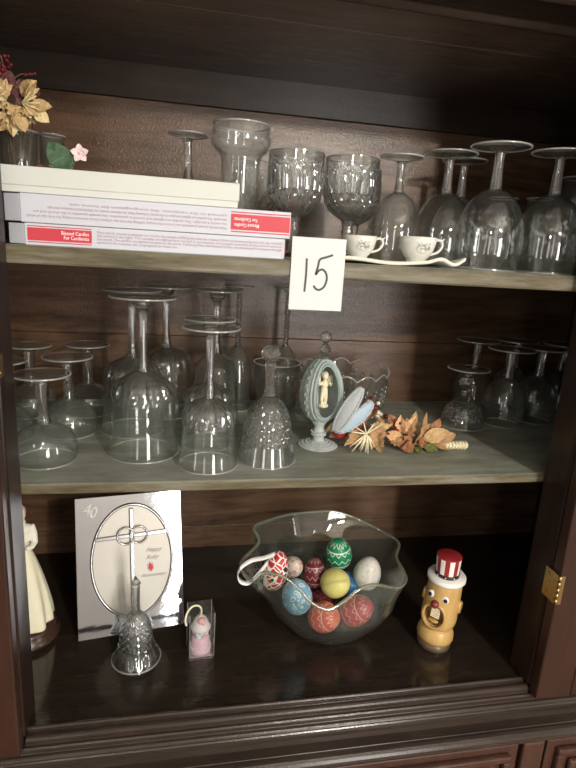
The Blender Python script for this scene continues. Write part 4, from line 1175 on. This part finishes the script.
def egg_mat(name, base, line, kind, scale=60., amt=1.0, base2=None, thick=.06):
    m, t, o = nt(name)
    b = pbsdf(t, base, .32, spec=.5)
    tc = N(t, 'ShaderNodeTexCoord')
    def mth(op, *a):
        n = N(t, 'ShaderNodeMath', operation=op)
        for i, x in enumerate(a):
            if isinstance(x, (int, float)): n.inputs[i].default_value = x
            else: t.links.new(x, n.inputs[i])
        return n.outputs[0]
    sx = N(t, 'ShaderNodeSeparateXYZ'); t.links.new(tc.outputs['Object'], sx.inputs[0])
    ang = mth('ARCTAN2', sx.outputs[1], sx.outputs[0])
    zz = mth('MULTIPLY', sx.outputs[2], 1 / .03)
    if kind == 'lines':           # straw-work: zigzag bands and rings
        zig = mth('ABSOLUTE', mth('SUBTRACT', mth('FRACT', mth('MULTIPLY', ang, 12 / (2 * PI))), .5))
        d1 = mth('ABSOLUTE', mth('SUBTRACT', mth('FRACT', mth('SUBTRACT', mth('MULTIPLY', zz, 2.2), zig)), .5))
        mask = mth('LESS_THAN', d1, thick)
        r1 = mth('LESS_THAN', mth('ABSOLUTE', mth('SUBTRACT', mth('FRACT', mth('MULTIPLY', zz, 1.1)), .5)), thick * .5)
        mask = mth('MAXIMUM', mask, r1)
    elif kind == 'floral':
        vo = N(t, 'ShaderNodeTexVoronoi'); vo.inputs['Scale'].default_value = scale; t.links.new(tc.outputs['Object'], vo.inputs['Vector'])
        rg = mth('ABSOLUTE', mth('SUBTRACT', vo.outputs['Distance'], .34)); mask = mth('LESS_THAN', rg, thick)
        dd = mth('LESS_THAN', vo.outputs['Distance'], .12); mask = mth('MAXIMUM', mask, dd)
    elif kind == 'checks':
        ch = N(t, 'ShaderNodeTexVoronoi', feature='DISTANCE_TO_EDGE'); ch.inputs['Scale'].default_value = scale
        t.links.new(tc.outputs['Object'], ch.inputs['Vector']); mask = mth('LESS_THAN', ch.outputs['Distance'], thick)
    else:                         # band: sprigs round the middle
        w = mth('SINE', mth('MULTIPLY', ang, 14.0)); c = mth('ABSOLUTE', mth('SUBTRACT', mth('MULTIPLY', zz, 2.0), mth('MULTIPLY', w, .35)))
        mask = mth('LESS_THAN', mth('ABSOLUTE', mth('SUBTRACT', mth('FRACT', c), .5)), thick)
    mask = mth('MULTIPLY', mask, amt)
    src = None
    mx = N(t, 'ShaderNodeMix', data_type='RGBA'); t.links.new(mask, mx.inputs[0]); mx.inputs[6].default_value = (*base, 1); mx.inputs[7].default_value = (*line, 1)
    if base2:
        nz = N(t, 'ShaderNodeTexNoise'); nz.inputs['Scale'].default_value = 45; t.links.new(tc.outputs['Object'], nz.inputs['Vector'])
        g = mth('GREATER_THAN', nz.outputs['Fac'], .52)
        m0 = N(t, 'ShaderNodeMix', data_type='RGBA'); t.links.new(g, m0.inputs[0]); m0.inputs[6].default_value = (*base, 1); m0.inputs[7].default_value = (*base2, 1)
        t.links.new(m0.outputs[2], mx.inputs[6])
    t.links.new(mx.outputs[2], b.inputs['Base Color'])
    t.links.new(b.outputs[0], o.inputs[0])
egg_mat('egg_geometric', (.50, .02, .03), (.85, .82, .78), 'checks', 95, base2=(.03, .012, .015), thick=.09)
egg_mat('egg_speckled', (.74, .68, .60), (.55, .12, .12), 'floral', 140, thick=.08)
egg_mat('egg_maroon', (.16, .02, .03), (.62, .50, .50), 'lines', amt=.8)
egg_mat('egg_green', (.01, .22, .10), (.75, .82, .70), 'lines', thick=.07)
egg_mat('egg_yellow', (.78, .72, .26), (.70, .62, .22), 'band', thick=.04)
egg_mat('egg_white', (.70, .70, .66), (.55, .36, .38), 'floral', 120, amt=.6, thick=.05)
egg_mat('egg_blue', (.20, .40, .60), (.75, .82, .85), 'floral', 110, thick=.07)
egg_mat('egg_coral', (.72, .13, .09), (.88, .66, .58), 'lines', amt=.85, thick=.06)
egg_mat('egg_rose', (.42, .05, .07), (.75, .48, .46), 'lines', amt=.8, thick=.06)
egg_mat('egg_deep', (.14, .012, .02), (.40, .20, .20), 'band', thick=.05)
egg_mat('egg_azure', (.02, .16, .42), (.3, .5, .7), 'band', thick=.05)
def painted_egg(label, pos, r, L, mat, rot):
    n = 18; prof = []
    for i in range(n + 1):
        p = PI * i / n; z = -math.cos(p); k = 1 - .12 * z
        prof.append((0 if i in (0, n) else r * math.sin(p) * k / 1.0, z * L / 2))
    o = MB().lathe(prof, 28).build('painted_egg', mat, loc=pos, rot=rot)
    return tag(o, label, 'egg', 'painted eggs in the ruffled bowl')
Z_ = ZB
painted_egg('red, black and white geometric painted egg beside the ribbon on the rim', (.006, .172, Z_ + .118), .0220, .074, 'egg_geometric', (.15, .12, .4))
painted_egg('cream egg with small red flowers tucked behind the blue egg', (.047, .223, Z_ + .090), .0190, .052, 'egg_speckled', (.9, .3, 0))
painted_egg('maroon egg with pale zigzag lines between the blue and yellow eggs', (.087, .215, Z_ + .080), .0200, .056, 'egg_maroon', (-.2, .1, .6))
painted_egg('green egg with white zigzag bands, highest at the back of the bowl', (.134, .232, Z_ + .107), .0245, .060, 'egg_green', (.1, -.12, 0))
painted_egg('plain yellow egg in the middle of the pile', (.116, .178, Z_ + .083), .0255, .057, 'egg_yellow', (.9, .5, 0))
painted_egg('white egg with faint pink flowers resting against the side of the bowl', (.181, .200, Z_ + .084), .0245, .064, 'egg_white', (.1, .15, 0))
painted_egg('light blue egg with white flowers at the front of the bowl', (.040, .146, Z_ + .085), .0255, .066, 'egg_blue', (.25, -.2, 0))
painted_egg('coral red egg with pale lines lowest in the bowl', (.087, .134, Z_ + .050), .0250, .058, 'egg_coral', (1.0, .5, .3))
painted_egg('dusky rose egg with fine pale lines under the yellow egg', (.144, .141, Z_ + .054), .0250, .066, 'egg_rose', (.5, .75, 0))
painted_egg('very dark red egg half hidden between the maroon and rose eggs', (.106, .206, Z_ + .040), .0195, .052, 'egg_deep', (1.3, 0, .8))
painted_egg('bright blue egg barely showing between the yellow and white eggs', (.150, .215, Z_ + .055), .0200, .052, 'egg_azure', (1.2, .6, 0))
# white ribbon looped over the rim
rib = smooth_curve([(.006, .172, Z_ + .150), (-.018, .148, Z_ + .158), (-.040, .130, Z_ + .166), (-.056, .124, Z_ + .160), (-.063, .122, Z_ + .148), (-.058, .120, Z_ + .136), (-.044, .122, Z_ + .132), (-.030, .128, Z_ + .142), (-.012, .145, Z_ + .152)], 6)
m = MB(); vv = []
for i, p in enumerate(rib):
    for dy, dz in ((-.0022, -.0026), (.0022, .0026)):
        for th in (-.0003, .0003): vv.append((p[0] + th, p[1] + dy, p[2] + dz + th))
nn = len(rib); ff = []
for i in range(nn - 1):
    a = i * 4; b = a + 4
    for k, l in ((0, 1), (1, 3), (3, 2), (2, 0)): ff.append((a + k, a + l, b + l, b + k))
ff += [(0, 1, 3, 2), ((nn - 1) * 4, (nn - 1) * 4 + 2, (nn - 1) * 4 + 3, (nn - 1) * 4 + 1)]
tag(m.add(vv, ff).build('ribbon', 'ribbon_white'), 'white satin ribbon looped over the ruffled rim of the egg bowl', 'ribbon')

# ------------------------------------------------------------------ wooden head with a striped top hat
wood('toy_wood', (.46, .28, .09), (.58, .38, .15), .35, 'Z', scale=4)
plain('toy_white', (.80, .80, .76), .4); plain('toy_red', (.30, .022, .026), .4); plain('toy_black', (.012, .012, .014), .35); plain('toy_maroon', (.20, .03, .03), .3); plain('toy_teeth', (.78, .66, .46), .5)
wood('toy_dark', (.08, .055, .03), (.12, .08, .045), .3, 'X')
T = thing('wooden_head', 'turned wooden toy head with open mouth and red striped top hat', 'toy', (.278, .113, ZB), (math.radians(-1), math.radians(3), math.radians(-44)))
MB().lathe([(0, 0), (.0270, 0), (.0280, .003), (.0285, .014), (0, .014)], 40).build('lower_base', 'toy_dark', T)
MB().lathe([(0, .0142), (.0285, .0142), (.0305, .020), (.0300, .028), (.0270, .036), (.0245, .040), (0, .040)], 40).build('neck_base', 'toy_wood', T)
hp_ = smooth_curve([(.0225, .0395), (.0270, .045), (.0295, .056), (.0290, .075), (.0285, .095), (.0275, .118), (.0265, .126)], 5)
hd = MB().lathe([(0, .0395)] + hp_ + [(0, .1265)], 48).build('head', 'toy_wood', T)
# mouth cavity cut out of the head
cut = MB()
cut.lathe([(0, -.024), (.0165, -.024), (.0165, .030), (0, .030)], 36, 0, smooth=False)
co = cut.build('mouth_cutter', 'toy_wood', T, loc=(-.002, -.024, .068), rot=(math.radians(90), 0, 0))
co.scale = (1.12, 1.35, 1)
bpy.context.view_layer.update()
bo_ = hd.modifiers.new('mouth', 'BOOLEAN'); bo_.object = co; bo_.operation = 'DIFFERENCE'; bo_.solver = 'EXACT'
dg = bpy.context.evaluated_depsgraph_get()
me2 = bpy.data.meshes.new_from_object(hd.evaluated_get(dg)); hd.modifiers.clear(); hd.data = me2
bpy.data.objects.remove(co)
m = MB().lathe([(.0150, -.004), (.0185, -.004), (.0190, .001), (.0165, .003), (.0150, .002)], 36)
o = m.build('lips', 'toy_wood', T, loc=(-.002, -.0262, .068), rot=(math.radians(90), 0, 0)); o.scale = (1.10, 1.34, 1)
m = MB()
for k in range(5):
    m.box(-.0085, .0065, -.0250, -.0120, .0640 + .0038 * k, .0672 + .0038 * k)
m.build('teeth', 'toy_teeth', T, bevel=.0008)
MB().ball((-.002, -.0200, .0560), (.0095, .0060, .0030)).build('tongue', 'toy_wood', T)
MB().ball((-.003, -.0310, .0925), .0068).build('nose', 'toy_maroon', T)
for sx, px in ((-1, -.0125), (1, .0105)):
    yv = -math.sqrt(.0282 ** 2 - px ** 2)
    e = MB().ball((px, yv, .1045 if sx > 0 else .1055), (.0062, .0024, .0066)).build('eye', 'toy_white', T)
    MB().ball((px + (.0012 if sx > 0 else -.002), yv - .0019, .1040 if sx > 0 else .1050), (.0034, .0014, .0038), 10, 7).build('pupil', 'toy_black', e)
for sx in (-1, 1):
    MB().lathe([(0, -.004), (.0095, -.004), (.0105, 0), (.0090, .003), (.0040, .001), (0, .001)], 24).build('ear', 'toy_wood', T, loc=(sx * .0295, .002, .085), rot=(0, sx * PI / 2, 0)).scale = (1.1, .8, 1)
hat = thing('hat', 'x', 'x'); del hat['label']; del hat['category']; hat.parent = T; hat.location = (0, 0, .1262); hat.rotation_euler = (math.radians(2), math.radians(-3), 0); hat.scale = (.94, .94, 1.0)
MB().lathe([(0, 0), (.0310, 0), (.0330, .0025), (.0330, .0075), (.0310, .0100), (0, .0100)], 48).build('brim', 'toy_white', hat)
MB().lathe([(0, .0100), (.0215, .0100), (.0215, .0155), (0, .0155)], 40).build('hat_band', 'toy_black', hat)
m = MB(); NSEG = 48
vv = []
for i in range(NSEG):
    a = 2 * PI * i / NSEG
    vv += [(.0200 * math.cos(a), .0200 * math.sin(a), .0155), (.0214 * math.cos(a), .0214 * math.sin(a), .0430)]
ff = [(2 * i, 2 * ((i + 1) % NSEG), 2 * ((i + 1) % NSEG) + 1, 2 * i + 1) for i in range(NSEG)]
m.add(vv, ff)
for i in range(NSEG):
    m.m[i] = (i // 3) % 2
m.add([(.0214 * math.cos(2 * PI * i / NSEG), .0214 * math.sin(2 * PI * i / NSEG), .0430) for i in range(NSEG)], [tuple(range(NSEG))], 0, False)
m.build('hat_crown', ['toy_red', 'toy_white'], hat)
MB().lathe([(0, .0430), (.0215, .0430), (.0215, .0440), (.0205, .0446), (0, .0446)], 48).build('hat_top', 'toy_red', hat)
m = MB()
for k in range(9):
    a = 2 * PI * k / 9; m.ball((.0216 * math.cos(a), .0216 * math.sin(a), .0127), .0013, 6, 4)
m.build('band_studs', 'toy_white', hat)

# ------------------------------------------------------------------ look-alikes carry one group phrase
GROUPS = {'wine_goblet': 'inverted goblets on the upper shelf', 'crystal_goblet': 'cut crystal goblets on the upper shelf', 'champagne_coupe': 'inverted coupes on the middle shelf',
          'tall_goblet': 'inverted tall goblets on the middle shelf', 'champagne_flute': 'twisted stem flutes on the middle shelf', 'wine_glass': 'inverted wine glasses on the middle shelf',
          'tumbler': 'tumblers on the upper shelf', 'candle_box': 'candle boxes in the stack', 'teacup': 'teacups on the napkin', 'glass_bell': 'crystal bells'}
for o in sc.objects:
    if o.parent is None and o.name.split('.')[0] in GROUPS:
        o['group'] = GROUPS[o.name.split('.')[0]]
# ------------------------------------------------------------------ lift everything from shelf-relative heights to heights above the floor
for o in list(sc.objects):
    if o.parent is None:
        o.location.z += ZO
